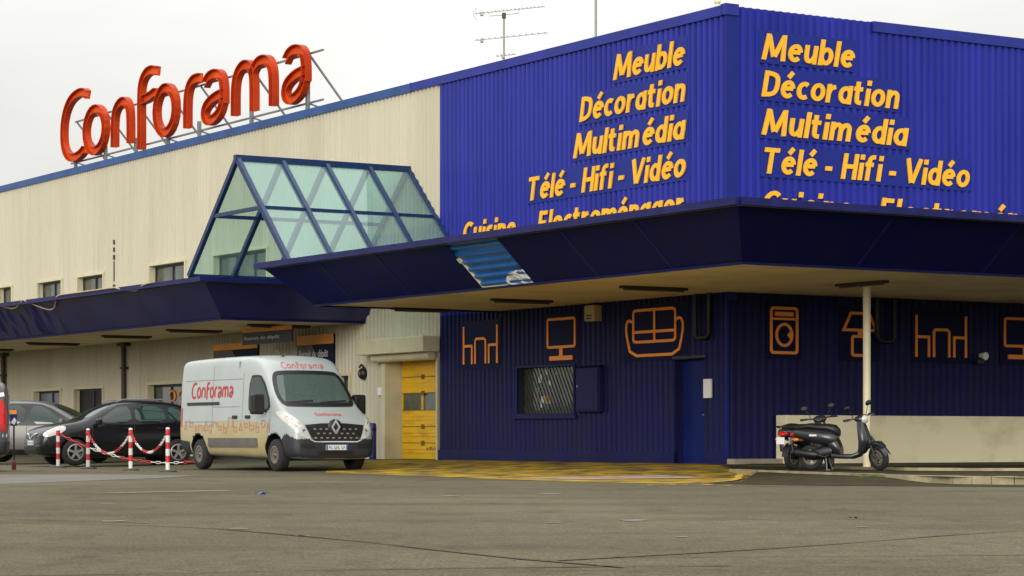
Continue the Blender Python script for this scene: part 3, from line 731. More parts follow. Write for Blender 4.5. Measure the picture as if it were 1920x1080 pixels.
# upper edging of the rib wall over the gable
# ---- concrete upstand along the right front: a low wall of its own
pw = MB(); pw.bbox(1.25, 34, -.42, -.06, .10, 1.19, .015); po = pw.build('low_wall', M['concrete'])
po.location = (CX, CY, 0); po.rotation_euler = (0, 0, ANG)
tag(po, 'long low cream concrete wall along the foot of the right blue front', 'low wall')

# ------------------------------------------------------------------ lettering
def text_mesh(body, shear=.0, offset=.0, space=1.0):
    c = bpy.data.curves.new('t', 'FONT'); c.body = body; c.shear = shear; c.offset = offset; c.space_character = space
    c.resolution_u = 3; c.extrude = .02
    o = bpy.data.objects.new('t', c); COL.objects.link(o); dg = bpy.context.evaluated_depsgraph_get(); dg.update()
    me = bpy.data.meshes.new_from_object(o.evaluated_get(dg)); bpy.data.objects.remove(o); bpy.data.curves.remove(c)
    vs = [v.co[:] for v in me.vertices]; fs = [tuple(p.vertices) for p in me.polygons]; bpy.data.meshes.remove(me)
    return vs, fs
_cap = None
def capheight(off):
    v, _ = text_mesh('E', 0, off); return max(p[1] for p in v) , min(p[1] for p in v)
def put_text(mb, body, x0, x1, zb, cap, R, out, shear=.2, offset=.018, thick=.03, m=0, origin=(0, 0, 0)):
    """letters between run coordinates x0..x1 (reading order), baseline height zb, capital height cap"""
    vs, fs = text_mesh(body, shear, offset)
    hi, lo = capheight(offset)
    xa, xb = min(v[0] for v in vs), max(v[0] for v in vs)
    sx = abs(x1 - x0) / (xb - xa); sz = cap / (hi - lo)
    o = Vector(origin); q = []
    for v in vs:
        p = Vector(((v[0] - xa) * sx, (v[1] - lo) * sz, out + (v[2] / .02 + 1) / 2 * thick))
        q.append(R @ p + o)
    mb.add(q, fs, m)
def on_shop(x, y, z): return wp(x, y, z)
def ribbon(mb, pts, w, R, o, out, thick=.02, closed=False, m=0):
    n = len(pts); L_, R_ = [], []
    for i, p in enumerate(pts):
        if closed: a, b = pts[i - 1], pts[(i + 1) % n]
        else: a, b = pts[max(0, i - 1)], pts[min(n - 1, i + 1)]
        def dirn(u, v):
            dx, dy = v[0] - u[0], v[1] - u[1]; l = math.hypot(dx, dy) or 1; return dx / l, dy / l
        d1 = dirn(a, p) if a != p else dirn(p, b); d2 = dirn(p, b) if b != p else d1
        nx1, ny1 = -d1[1], d1[0]; nx2, ny2 = -d2[1], d2[0]
        mx, my = nx1 + nx2, ny1 + ny2; l = math.hypot(mx, my) or 1; mx, my = mx / l, my / l
        k = w / 2 / max(.5, mx * nx1 + my * ny1)
        L_.append((p[0] + mx * k, p[1] + my * k)); R_.append((p[0] - mx * k, p[1] - my * k))
    vs = []
    for q in range(n):
        for (x, y), z in ((L_[q], out), (R_[q], out), (R_[q], out + thick), (L_[q], out + thick)): vs.append(R @ Vector((x, y, z)) + Vector(o))
    fs = []
    for i in range(n if closed else n - 1):
        a, b = 4 * i, 4 * ((i + 1) % n)
        fs += [(a + k, a + (k + 1) % 4, b + (k + 1) % 4, b + k) for k in range(4)]
    if not closed: fs += [(0, 1, 2, 3), (4 * n - 1, 4 * n - 2, 4 * n - 3, 4 * n - 4)]
    mb.add(vs, fs, m)
EL = lambda cx, cy, rx, ry: arc(cx, cy, rx, ry, 75, 435, 20)
_e = [[(.13, .385), (.50, .40)], arc(.31, .36, .205, .265, 8, 318, 18)]
GL = {'M': [[(.10, 0), (.17, 1)], [(.19, .93), (.47, .14)], [(.79, .93), (.51, .14)], [(.88, 0), (.81, 1)]], 'e': _e, 'é': _e + [[(.26, .80), (.42, 1.02)]],
      'u': [smooth2([(.10, .72), (.10, .30), (.15, .13), (.27, .10), (.38, .16), (.46, .32)], 2), [(.47, .72), (.47, 0)]], 'b': [[(.10, 1), (.10, 0)], EL(.31, .36, .20, .265)], 'l': [[(.10, 1), (.10, 0)]],
      'D': [[(.10, 0), (.10, 1)], smooth2([(.10, .9), (.32, .9), (.56, .80), (.60, .5), (.54, .2), (.32, .1), (.10, .1)], 2)], 'c': [arc(.31, .36, .21, .265, 52, 308, 14)], 'o': [EL(.31, .36, .21, .265)],
      'r': [[(.10, .72), (.10, 0)], smooth2([(.10, .36), (.17, .56), (.36, .63)], 2)], 'a': [EL(.30, .35, .20, .26), [(.49, .72), (.49, 0)]], 't': [smooth2([(.15, .92), (.15, .24), (.20, .10), (.36, .10)], 2), [(.0, .63), (.36, .63)]],
      'i': [[(.10, .68), (.10, 0)], [(.10, .80), (.10, 1.0)]], 'n': [[(.10, .72), (.10, 0)], smooth2([(.10, .40), (.18, .58), (.33, .64), (.46, .54), (.47, .36), (.47, 0)], 2)],
      'm': [[(.10, .72), (.10, 0)], smooth2([(.10, .40), (.18, .58), (.31, .64), (.43, .54), (.44, .36), (.44, 0)], 2), smooth2([(.44, .40), (.52, .58), (.65, .64), (.77, .54), (.78, .36), (.78, 0)], 2)],
      'd': [EL(.30, .36, .20, .265), [(.49, 1), (.49, 0)]], 'T': [[(0, .9), (.62, .9)], [(.31, .88), (.31, 0)]], 'H': [[(.10, 0), (.10, 1)], [(.58, 0), (.58, 1)], [(.12, .5), (.56, .5)]],
      'f': [smooth2([(.42, .93), (.28, .93), (.19, .84), (.17, .6), (.17, 0)], 2), [(.02, .63), (.36, .63)]], 'V': [[(.04, 1), (.31, .04)], [(.62, 1), (.35, .04)]], 'C': [arc(.40, .5, .30, .40, 48, 312, 16)],
      's': [smooth2([(.40, .60), (.27, .65), (.12, .57), (.15, .44), (.34, .32), (.38, .17), (.25, .07), (.06, .12)], 2)], 'E': [[(.10, 0), (.10, 1)], [(.12, .9), (.50, .9)], [(.12, .5), (.46, .5)], [(.12, .1), (.50, .1)]],
      'g': [EL(.30, .36, .20, .265), smooth2([(.49, .72), (.49, -.04), (.38, -.21), (.20, -.21), (.08, -.16)], 2)], '-': [[(.02, .36), (.30, .36)]]}
def stroke_text(mb, body, x0, x1, cap, R, out, thick=.03, wt=.17, shear=.17):
    X = 0; items = []
    for i, ch in enumerate(body):
        if ch == ' ': X += .28; continue
        st = GL[ch]; hi = max(p[0] for q in st for p in q)
        items.append((X, st)); X += hi + .10 + .055
        if body[i:i + 2] == 'mé' and 'Multi' in body: X += .13
    lo = min(p[0] + x + p[1] * shear for x, st in items for q in st for p in q) - wt / 2; hi = max(p[0] + x + p[1] * shear for x, st in items for q in st for p in q) + wt / 2
    sx = (x1 - x0) / (hi - lo); k = 0
    for x, st in items:
        for q in st:
            t = MB(); k += 1
            ribbon(t, [(p[0], p[1]) for p in q], wt, Matrix.Identity(3), (0, 0, 0), 0, 1)
            vs = []
            for v in t.v:
                vs.append(R @ Vector((x0 + (v[0] + x + v[1] * shear - lo) * sx, v[1] * cap, out + v[2] * thick + .002 * (k % 4))))
            mb.add(vs, t.f)
WORDS = [('Meuble', 8.66, ((4.08, 1.38), (.86, 3.38))), ('Décoration', 7.88, ((5.44, 1.36), (.86, 4.63))), ('Multimédia', 7.08, ((5.70, 1.33), (.86, 4.90))),
         ('Télé - Hifi - Vidéo', 6.27, ((7.63, 1.35), (.90, 6.67)))]
for word, zb, (lft, rgt) in WORDS:
    for side, (a, b) in (('left', lft), ('right', rgt)):
        ln = abs(a - b)
        R = LEFT if side == 'left' else RIGHT
        base = wp(-.04, a, zb) if side == 'left' else wp(a, -.04, zb)
        root = empty('word_sign', base, ANG, 'yellow word %s on the blue wall %s of the building corner' % (word.replace(' - ', ' '), 'left' if side == 'left' else 'right'), 'wall sign', 'yellow words on the blue walls')
        g = MB(); P = [R @ Vector(p) for p in ((-.06, -.07, .004), (ln + .05, -.07, .004), (ln + .05, .62, .004), (-.06, .62, .004), (-.06, -.07, .012), (ln + .05, -.07, .012), (ln + .05, .62, .012), (-.06, .62, .012))]
        g.add(P, [(0, 1, 2, 3), (4, 5, 6, 7), (0, 1, 5, 4), (1, 2, 6, 5), (2, 3, 7, 6), (3, 0, 4, 7)]); g.build('backing_plate', M['plate_blue'], root)
        g = MB(); stroke_text(g, word, 0, ln, .555, R, .016); g.build('lettering', M['yellow_text'], root)
for side in ('left', 'right'):
    R = LEFT if side == 'left' else RIGHT
    base = wp(-.04, 10.6, 5.44) if side == 'left' else wp(.90, -.04, 5.37)
    root = empty('word_sign', base, ANG, 'yellow words Cuisine Electroménager half hidden by the canopy, %s of the corner' % side, 'wall sign', 'yellow words on the blue walls')
    g = MB()
    for w_, a, b in (('Cuisine', 0, 2.40), ('-', 2.72, 2.98), ('Electroménager', 3.38 if side == 'left' else 3.15, 9.22 if side == 'left' else 9.0)):
        vs0 = MB(); stroke_text(vs0, w_, 0, b - a, .555, R, .016)
        g = MB(); g.add([Vector(v) + R @ Vector((a, 0, 0)) for v in vs0.v], vs0.f); g.build('lettering', M['yellow_text'], root)

# stroke alphabet for the shop's name (unit box: x 0..w, x-height 1)
def letter(ch):
    if ch == 'C': return .95, [[(.94, 1.36), (.84, 1.45), (.62, 1.46), (.34, 1.34), (.15, 1.02), (.10, .62), (.14, .26), (.30, .04), (.52, -.02), (.74, .04), (.84, .12)]]
    if ch == 'o': return .80, [arc(.40, .5, .31, .48, 80, 440, 22)]
    if ch == 'n': return .80, [[(.10, 0), (.10, .55), (.16, .82), (.36, .97), (.56, .95), (.68, .76), (.70, .5), (.70, 0)]]
    if ch == 'f': return .62, [[(.64, 1.40), (.50, 1.47), (.32, 1.42), (.20, 1.22), (.18, .9), (.18, .4), (.18, -.20)], [(.20, .86), (.42, .88), (.60, .95)]]
    if ch == 'r': return .52, [[(.10, 0), (.10, .58), (.16, .85), (.30, .98), (.48, .98)]]
    if ch == 'a': return .76, [[(.14, .80), (.24, .94), (.42, .98), (.60, .90), (.66, .66), (.66, .30)], [(.66, .52), (.40, .48), (.16, .34), (.12, .14), (.24, .02), (.40, .03), (.58, .16), (.66, .40)]]
    if ch == 'm': return 1.22, [[(.10, 0), (.10, .55), (.16, .82), (.32, .97), (.48, .95), (.58, .78), (.60, .5), (.60, 0)], [(.56, .70), (.64, .88), (.80, .97), (.98, .93), (1.08, .74), (1.10, .5), (1.10, 0)]]
NAME = 'Conforama'
# every letter on the roof: left and right edge along the front (metres from the corner), base and top heights
LET = [(37.25, 34.60), (35.25, 33.05), (32.85, 31.0), (30.7, 28.9), (29.5, 27.5), (27.2, 25.75), (25.95, 24.05), (23.85, 20.8), (20.6, 18.8)]
SX = .12
rs = empty('roof_sign', wp(SX, 28, 9.35), ANG, 'huge red nine letter shop name sign standing on the roof edge', 'roof sign')
def trough(mb, path, w, depth, R, o, lift, closed=False):
    """channel letter: a back sheet with two upstanding walls"""
    ribbon(mb, path, w, R, o, lift, depth * .42, closed)
    for sgn in (-1, 1):
        n = len(path); q = []
        for i, p in enumerate(path):
            a = path[i - 1] if (i or closed) else p; b = path[(i + 1) % n] if (i < n - 1 or closed) else p
            dx, dy = b[0] - a[0], b[1] - a[1]; l = math.hypot(dx, dy) or 1; q.append((p[0] - dy / l * sgn * (w / 2), p[1] + dx / l * sgn * (w / 2)))
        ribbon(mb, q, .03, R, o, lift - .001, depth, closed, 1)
for ch, (a, b) in zip(NAME, LET):
    a, b = a - .04, b + .26; w_, st = letter(ch); g = MB(); sc = (a - b); wd = .25
    xs = [p[0] for s in st for p in s]; x0, x1 = min(xs), max(xs)
    for k, s in enumerate(st):
        s2 = smooth2(s, 2) if ch != 'o' else s[:-1]
        path = [(wd / 2 + (p[0] - x0) / (x1 - x0) * (sc - wd), p[1] * 1.44) for p in s2]
        trough(g, path, wd, .20, LEFT, (-.02, a - 28, 10.08 - 9.35), .004 * k, ch == 'o')
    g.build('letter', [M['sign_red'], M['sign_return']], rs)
g = MB()
for y in (36.5, 33.9, 31.4, 28.9, 26.6, 23.0, 19.45):
    g.bar((.06, y - 28, 0), (.06, y - 28, 2.05 if y < 20 else .9), .10, .10); g.build('sign_post', M['steel'], rs); g = MB()
g.bar((.10, 37 - 28, .62), (.10, 18.6 - 28, .62), .05, .05, up=(1, 0, 0)); g.bar((.10, 36.6 - 28, 1.98), (.10, 18.6 - 28, 1.98), .05, .05, up=(1, 0, 0))
g.build('sign_frame', M['steel'], rs)
g = MB()
for y in (36.5, 33.9, 31.4, 28.9, 26.6, 23.0, 19.45):
    g.bar((.12, y - 28, 1.95), (1.75, y - 28, .02), .05, .05); g.bar((.12, y - 28, .60), (1.65, y - 28, .22), .04, .04); g.build('sign_brace', M['steel'], rs); g = MB()

# ------------------------------------------------------------------ pictogram plates
def rrect(x0, x1, y0, y1, r, n=4):
    p = []
    for cx, cy, a in ((x1 - r, y1 - r, 0), (x0 + r, y1 - r, 90), (x0 + r, y0 + r, 180), (x1 - r, y0 + r, 270)): p += arc(cx, cy, r, r, a, a + 90, n)
    return p
def icon(kind, side, a, b, z0, z1, label):
    R = LEFT if side == 'left' else RIGHT
    w_, h_ = abs(b - a), z1 - z0
    base = wp(-.04, a, z0) if side == 'left' else wp(a, -.04, z0)
    root = empty('pictogram_sign', base, ANG, label, 'pictogram', 'orange furniture pictograms under the canopy')
    g = MB(); m_ = .10
    P = [R @ Vector(p) for z in (.003, .014) for p in ((-m_, -m_, z), (w_ + m_, -m_, z), (w_ + m_, h_ + m_, z), (-m_, h_ + m_, z))]
    g.add(P, [(0, 1, 2, 3), (4, 5, 6, 7), (0, 1, 5, 4), (1, 2, 6, 5), (2, 3, 7, 6), (3, 0, 4, 7)]); g.build('backing_plate', M['plate_navy'], root)
    g = MB(); t = .062; k = [0]
    def st(pts, closed=False, w=t):
        k[0] += 1
        ribbon(g, [(x * (w_ - t) + t / 2, y * (h_ - t) + t / 2) for x, y in pts], w, R, (0, 0, 0), .016 + .0015 * k[0], .02, closed)
    if kind == 'table':
        st([(0, 0), (0, 1)]); st([(0, .48), (.25, .48), (.25, 0)]); st([(.35, 0), (.35, .60), (.38, .66), (.62, .66), (.66, .60), (.66, 0)])
        st([(1, 0), (1, 1)]); st([(1, .48), (.76, .48), (.76, 0)])
    if kind == 'tv':
        st(rrect(0, 1, .32, 1, .05), True); st([(.5, .32), (.5, .07)], w=.13); st([(.08, .05), (.92, .05)], w=.10)
    if kind == 'sofa':
        st(rrect(.13, .86, .30, 1, .06), True); st([(.5, .30), (.5, 1)]); st([(.13, .52), (.86, .52)])
        st(smooth2([(.13, .74), (.04, .80), (0, .66), (.02, .40), (.09, 0), (.5, 0), (.91, 0), (.98, .40), (1, .66), (.95, .80), (.86, .74)], 1))
    if kind == 'washer':
        st(rrect(0, 1, 0, 1, .07), True); st([(.06, .76), (.94, .76)], w=.05); st([(.14, .87), (.86, .87)], w=.09)
        st(arc(.5, .40, .30, .24, 0, 345, 24), True); st([(.66, .44), (.72, .40), (.66, .36)], w=.10)
    if kind == 'lamp':
        st([(.22, 1), (.78, 1), (1, .60), (0, .60)], True); st([(.5, .60), (.5, .47)], w=.12); st(rrect(.26, .74, 0, .45, .05), True)
    g.build('outline', M['orange'], root)
icon('table', 'left', 10.63, 9.0, 2.48, 3.46, 'orange table and chairs outline beside the yellow garage door')
icon('tv', 'left', 6.83, 5.62, 2.47, 3.48, 'orange television outline above the barred window')
icon('sofa', 'left', 3.62, 1.40, 2.48, 3.53, 'orange two seat sofa outline high beside the navy door')
icon('washer', 'right', 1.09, 1.84, 2.48, 3.48, 'orange washing machine outline right of the building corner')
icon('lamp', 'right', 3.05, 4.02, 2.46, 3.43, 'orange table lamp outline half behind the pale canopy post')
icon('table', 'right', 5.10, 6.60, 2.46, 3.44, 'orange table and chairs outline right of the pale canopy post')
icon('tv', 'right', 7.71, 9.0, 2.46, 3.43, 'orange television outline cut off by the right edge of the photo')

# ------------------------------------------------------------------ panels hung under the left canopy
def panel(name, x, y0, y1, z0, z1, label, split, txt=None):
    root = empty(name, wp(x, y0, z0), ANG, label, 'sign', 'orange and dark panels under the canopy')
    w_, h_ = abs(y1 - y0), z1 - z0
    g = MB(); g.box(-.02, .02, -w_, 0, 0, h_); g.build('board', M['plate_navy'] if split != 'black' else M['black'], root)
    g = MB(); g.box(-.026, -.021, -w_, 0, h_ * .74, h_ - .0); g.build('top_band', mat('dull_orange_band', (1.0, .45, .05), .5, col2=(.80, .26, .03), scale=.6), root)
    if split == 'grey':
        g = MB(); g.add([(-.025, -.02, .02), (-.025, -w_ * .62, .02), (-.025, -w_ * .42, h_ * .73), (-.025, -.02, h_ * .73)], [(0, 1, 2, 3)]); g.build('grey_field', M['strip_grey'], root)
    if txt:
        g = MB(); put_text(g, txt, 0, w_ * (.72 if split == 'black' else .8), 0, h_ * .20, LEFT, 0, shear=.1, offset=.01, thick=.004)
        g2 = MB(); g2.add([Vector(v) + Vector((-.028, -.12, h_ * (.28 if split == 'black' else .40))) for v in g.v], g.f); g2.build('lettering', M['text_white'], root)
    return root
panel('hanging_sign', -1.6, 19.84, 16.85, 3.25, 3.70, 'long black sign with orange top band hung from the canopy', 'black', 'Retrait du dépôt')
panel('wall_panel', -.10, 24.93, 22.0, 2.75, 3.46, 'navy and grey panel with orange band, left one behind the van roof', 'grey')
s3 = panel('wall_panel', -.10, 19.49, 17.35, 2.5, 3.52, 'grey and navy panel with white lettering, orange top and foot, right of the van roof', 'grey', 'Retrait du dépôt')
g = MB(); g.box(-.027, -.021, -2.14, -1.2, 0, .16); g.build('foot_band', M['orange'], s3)

# ------------------------------------------------------------------ small things on the fronts
def fixture(x0, x1, y0, y1, label):
    cx, cy = (x0 + x1) / 2, (y0 + y1) / 2
    o = empty('soffit_light', wp(cx, cy, ZS), ANG, label, 'ceiling light', 'long lights under the canopies')
    g = MB(); g.bbox(x0 - cx, x1 - cx, y0 - cy, y1 - cy, -.055, -.002, .008); g.build('housing', M['dark_fixture'], o)
    g = MB(); ax = (x1 - x0) > (y1 - y0)
    if ax: g.tube([(x0 - cx + .06, 0, -.075), (x1 - cx - .06, 0, -.075)], .016, 8)
    else: g.tube([(0, y0 - cy + .06, -.075), (0, y1 - cy - .06, -.075)], .016, 8)
    g.build('tube', M['strip_grey'], o)
fixture(-3.0, -1.45, 8.98, 9.0 - .16, 'dark long ceiling light at the left end of the right canopy')
fixture(-2.95, -1.40, 4.47, 4.63, 'dark long ceiling light under the opened canopy panel')
fixture(-3.1, -1.5, -.72, -.56, 'dark long ceiling light nearest the canopy corner')
fixture(.22, .38, -4.7, -3.25, 'dark long ceiling light at the head of the pale post')
fixture(-2.85, -1.10, 32.9, 33.1, 'dark long ceiling light left of the downpipe under the left canopy')
fixture(-2.9, -1.35, 26.6, 26.8, 'dark long ceiling light right of the downpipe under the left canopy')
fixture(-2.85, -1.2, 22.0, 22.2, 'dark long ceiling light above the van roof')
fixture(-2.3, -.5, 17.95, 18.15, 'dark long ceiling light above the orange and navy panels')
fixture(-2.9, -1.13, 38.8, 39.0, 'dark long ceiling light at the left edge of the photo')
def small(name, x, y, z, label, cat, side='left', group=None): return empty(name, wp(x, y, z), ANG, label, cat, group)
o = small('alarm_box', -.04, 4.78, 3.33, 'tan alarm box on the wall between television and sofa pictograms', 'alarm box')
g = MB(); g.bbox(-.22, 0, -.20, .20, 0, .36, .02); g.build('case', M['alarm'], o)
g = MB(); g.box(-.225, -.221, -.12, .12, .05, .08); g.box(-.225, -.221, -.12, .12, .11, .14); g.build('louvre', M['dark_fixture'], o)
o = small('meter_cabinet', -.04, 4.95, 1.30, 'navy metal cabinet on the wall right of the barred window', 'cabinet')
g = MB(); g.bbox(-.15, 0, -.48, .48, 0, 1.0, .012); g.build('case', M['blue_low'], o)
g = MB(); g.bbox(-.172, -.152, -.44, .44, .04, .96, .006); c_ = g.build('door', M['blue_low'], o)
g = MB(); g.cyl((-.172, .36, .58), (-.195, .36, .58), .03, 10); g.build('lock', M['steel'], c_)
g = MB(); g.add([(-.19, -.5, 1.0), (-.19, .5, 1.0), (0, .5, 1.05), (0, -.5, 1.05)], [(0, 1, 2, 3)]); g.build('rain_lid', M['fascia_lip'], o)
o = small('door_notice', -.04, .57, 1.55, 'white notice on the blue wall right of the navy door', 'notice')
g = MB(); g.bbox(-.05, 0, -.13, .13, 0, .40, .006); g.build('sheet', M['white'], o)
o = small('door_notice', -.04, 14.86, 1.82, 'tiny white notice left of the yellow garage door', 'notice')
g = MB(); g.bbox(-.04, 0, -.12, .12, 0, .2, .005); g.build('sheet', M['white'], o)
o = small('wall_lamp', -.04, 15.75, 2.40, 'round black wall lamp on the cream wall above the blue bollard', 'wall lamp')
g = MB(); g.lathe([(0, -.16), (.10, -.15), (.155, -.08), (.16, 0)], axis='x', n=18); g.tube([(-.02, 0, .16), (-.1, 0, .24), (-.16, 0, .16)], .03, 8); g.build('housing', M['black'], o)
g = MB(); g.lathe([(0, -.165), (.06, -.162)], axis='x', n=14); g.build('lens', M['strip_grey'], o)
o = small('flood_light', 6.95, -.04, 2.45, 'small floodlight with white head between two pictograms', 'floodlight')
g = MB(); g.bbox(-.14, .06, -.16, 0, -.10, .02, .02); g.build('bracket', M['black'], o)
g = MB(); g.loft([[(.02 + .05 * c, -.06 + .0, .10 + .05 * s) for c, s in arc(0, 0, 1, 1, 0, 330, 11)], [(.02 + .09 * c, -.24, .08 + .09 * s) for c, s in arc(0, 0, 1, 1, 0, 330, 11)]]); g.build('head', M['white'], o)
# cable hanging in loops on the left canopy
g = MB(); XO = XB - 1.10
pts = [(30.6, 4.95), (29.6, 4.86), (28.9, 4.62), (28.2, 4.52), (27.5, 4.62), (26.9, 4.84)]
pts2 = [(26.9, 4.84), (26.4, 4.55), (25.7, 4.36), (25.0, 4.46), (24.4, 4.84), (23.2, 4.90), (21.5, 4.88), (20.1, 4.86)]
pts3 = [(20.1, 4.86), (19.5, 4.62), (18.9, 4.58), (18.3, 4.70), (17.7, 4.90)]
pts = [(a, min(b, TOP + .005)) for a, b in pts]; pts2 = [(a, min(b, TOP + .005)) for a, b in pts2]; pts3 = [(a, min(b, TOP + .005)) for a, b in pts3]
def xo(z): return XB - (min(z, TOP) - ZS) / H * EA - .10
for q in (pts, pts2, pts3): g.tube([(xo(z), y, z) for y, z in smooth2(q, 3)], .022, 7)
co = g.build('cable', M['cable']); co.location = (CX, CY, 0); co.rotation_euler = (0, 0, ANG)
tag(co, 'beige cable hanging in loops along the left canopy edge', 'cable')
# rust streak brackets on the cream wall above the canopy
o = small('wall_vent', -.04, 32.6, 5.1, 'thin broken dark pipe on the cream wall above the left canopy', 'pipe')
g = MB()
for z0, z1, w_ in ((0, .55, .07), (.65, 1.3, .02), (1.35, 1.5, .06), (1.6, 1.74, .05), (1.84, 1.98, .05)): g.tube([(-.03, 0, z0), (-.03, 0, z1)], w_ / 2 + .01, 8)
g.build('pipe', M['brown_pipe'], o)
# aerials on the roof
def aerial(loc, label):
    o = empty('tv_aerial', loc, 0, label, 'aerial', 'aerials on the roof')
    return o
o = aerial(wp(1.2, 10.78, 9.35), 'television aerial with two long booms on the roof above the blue wall'); RZ = .11
g = MB(); g.tube([(0, 0, 0), (0, 0, 1.90)], .024, 8); g.build('mast', M['alu'], o)
def boom(z, x0, x1, n, el, tri=False):
    g = MB(); s = .105
    g.bar((x0, 0, z + x0 * s), (x1, 0, z + x1 * s), .018, .018)
    for i in range(n):
        x = x0 + (x1 - x0) * (i + .5) / n; g.tube([(x - el * .35, -el, z + x * s + .012), (x + el * .35, el, z + x * s + .012)], .007, 5)
    if tri:
        g.tube([(x0 + .05, 0, z + x0 * s - .15), (x0 - .04, 0, z + x0 * s), (x0 + .05, 0, z + x0 * s + .15)], .008, 5)
        g.tube([(-.38, 0, z - .04), (-.36, 0, z - .13), (0, 0, z - .10), (.36, 0, z - .06), (.38, 0, z + .04)], .009, 5)
    g.bbox(x0 + .14, x0 + .22, -.05, .05, z + x0 * s - .05, z + x0 * s + .04, .01)
    g.build('boom', M['alu'], o)
boom(1.97, -.73, 1.02, 18, .10, True); boom(1.31, -.73, 1.10, 12, .12); boom(.86, -.20, .30, 5, .12)
g = MB(); g.bbox(-.05, .05, -.05, .05, 1.78, 1.92, .01); g.build('clamp', M['black'], o)
o = aerial(wp(1.5, 7.13, 9.35), 'plain thin mast on the roof cut off by the top of the photo')
g = MB(); g.tube([(0, 0, 0), (0, 0, 3.0)], .03, 8); g.tube([(0, 0, 2.95), (0.22, 0, 3.0)], .014, 6); g.build('mast', M['alu'], o)
g = MB(); g.tube([(-.5, 0, 2.9), (.6, 0, 2.95)], .01, 6); g.build('boom', M['alu'], o)
o = aerial(wp(.5, .99, 9.35), 'short pale stub mast on the roof at the building corner')
g = MB(); g.tube([(0, 0, 0), (0, 0, 1.2)], .045, 8); g.lathe([(.0, .72), (.07, .72), (.07, .62), (.045, .6)], n=12); g.build('mast', M['white_post'], o)
# bollard
X, Y, _ = wp(-.75, 14.0); o = empty('bollard', (X, Y, gz(X, Y)), 0, 'dark blue round bollard between the van and the yellow garage door', 'bollard')
g = MB(); g.lathe([(0, .93), (.06, .93), (.09, .90), (.095, .86), (.095, 0)], n=18); g.build('post', M['bollard'], o)
g = MB(); g.lathe([(.097, .80), (.099, .79), (.099, .74), (.097, .73)], n=18); g.build('band', M['fascia_lip'], o)

# ------------------------------------------------------------------ chain posts
def chain_post(x, y, label):
    o = empty('chain_post', (x, y, gz(x, y)), 0, label, 'chain post', 'red and white chain posts')
    g = MB(); g.lathe([(0, .045), (.06, .045), (.17, .035), (.20, .012), (.20, 0)], n=20); g.build('base', M['black'], o)
    g = MB(); z = .04; k = 0
    for h in (.16, .14, .14, .14, .14, .13): g.lathe([(.045, z), (.045, z + h)], n=14, m=k % 2); z += h; k += 1
    g.lathe([(.045, z), (.04, z + .03), (0, z + .045)], n=14, m=0); g.build('post', [M['post_white'], M['post_red']], o)
    g = MB(); g.lathe([(.05, z - .10), (.052, z - .09), (.052, z - .06), (.05, z - .05)], n=14); g.build('hook_ring', M['post_red'], o)
    return Vector((x, y, gz(x, y) + z - .07))
tops = [chain_post(-9.76, 56.25, 'red and white striped post between the two car wheels, chain on both sides'), chain_post(-8.34, 53.43, 'red and white striped post in front of the black car door'),
        chain_post(-7.17, 50.89, 'red and white striped post nearest the white van'), chain_post(-10.83, 58.3, 'red and white striped post in front of the black car bonnet')]
def chain(p, q, sag, label, low=None):
    n = 44; g = MB(); pts = []
    for i in range(n + 1):
        t = i / n; v = p.lerp(q, t); v.z -= sag * 4 * t * (1 - t); pts.append(v)
    for i in range(n):
        a, b = pts[i], pts[i + 1]; d = (b - a).normalized(); s = Vector((0, 0, 1)).cross(d).normalized() if i % 2 else d.cross(Vector((0, 0, 1)).cross(d)).normalized()
        c = (a + b) / 2; h = (b - a).length * .62; ring = []
        for k in range(8):
            an = 2 * math.pi * k / 8; ring.append(c + d * math.cos(an) * h + s * math.sin(an) * .026)
        g.tube(ring, .0115, 5, closed=True, m=(i // 7) % 2)
    tag(g.build('chain', [M['post_red'], M['post_white']]), label, 'chain', 'red and white plastic chains')
chain(tops[0], tops[1], .46, 'red and white plastic chain sagging across the black car front door')
chain(tops[1], tops[2], .42, 'red and white plastic chain between the middle post and the post by the van')
chain(tops[3], Vector((-5.9, 56.5, .55)), .55, 'long low red and white chain running from the far post to behind the van')

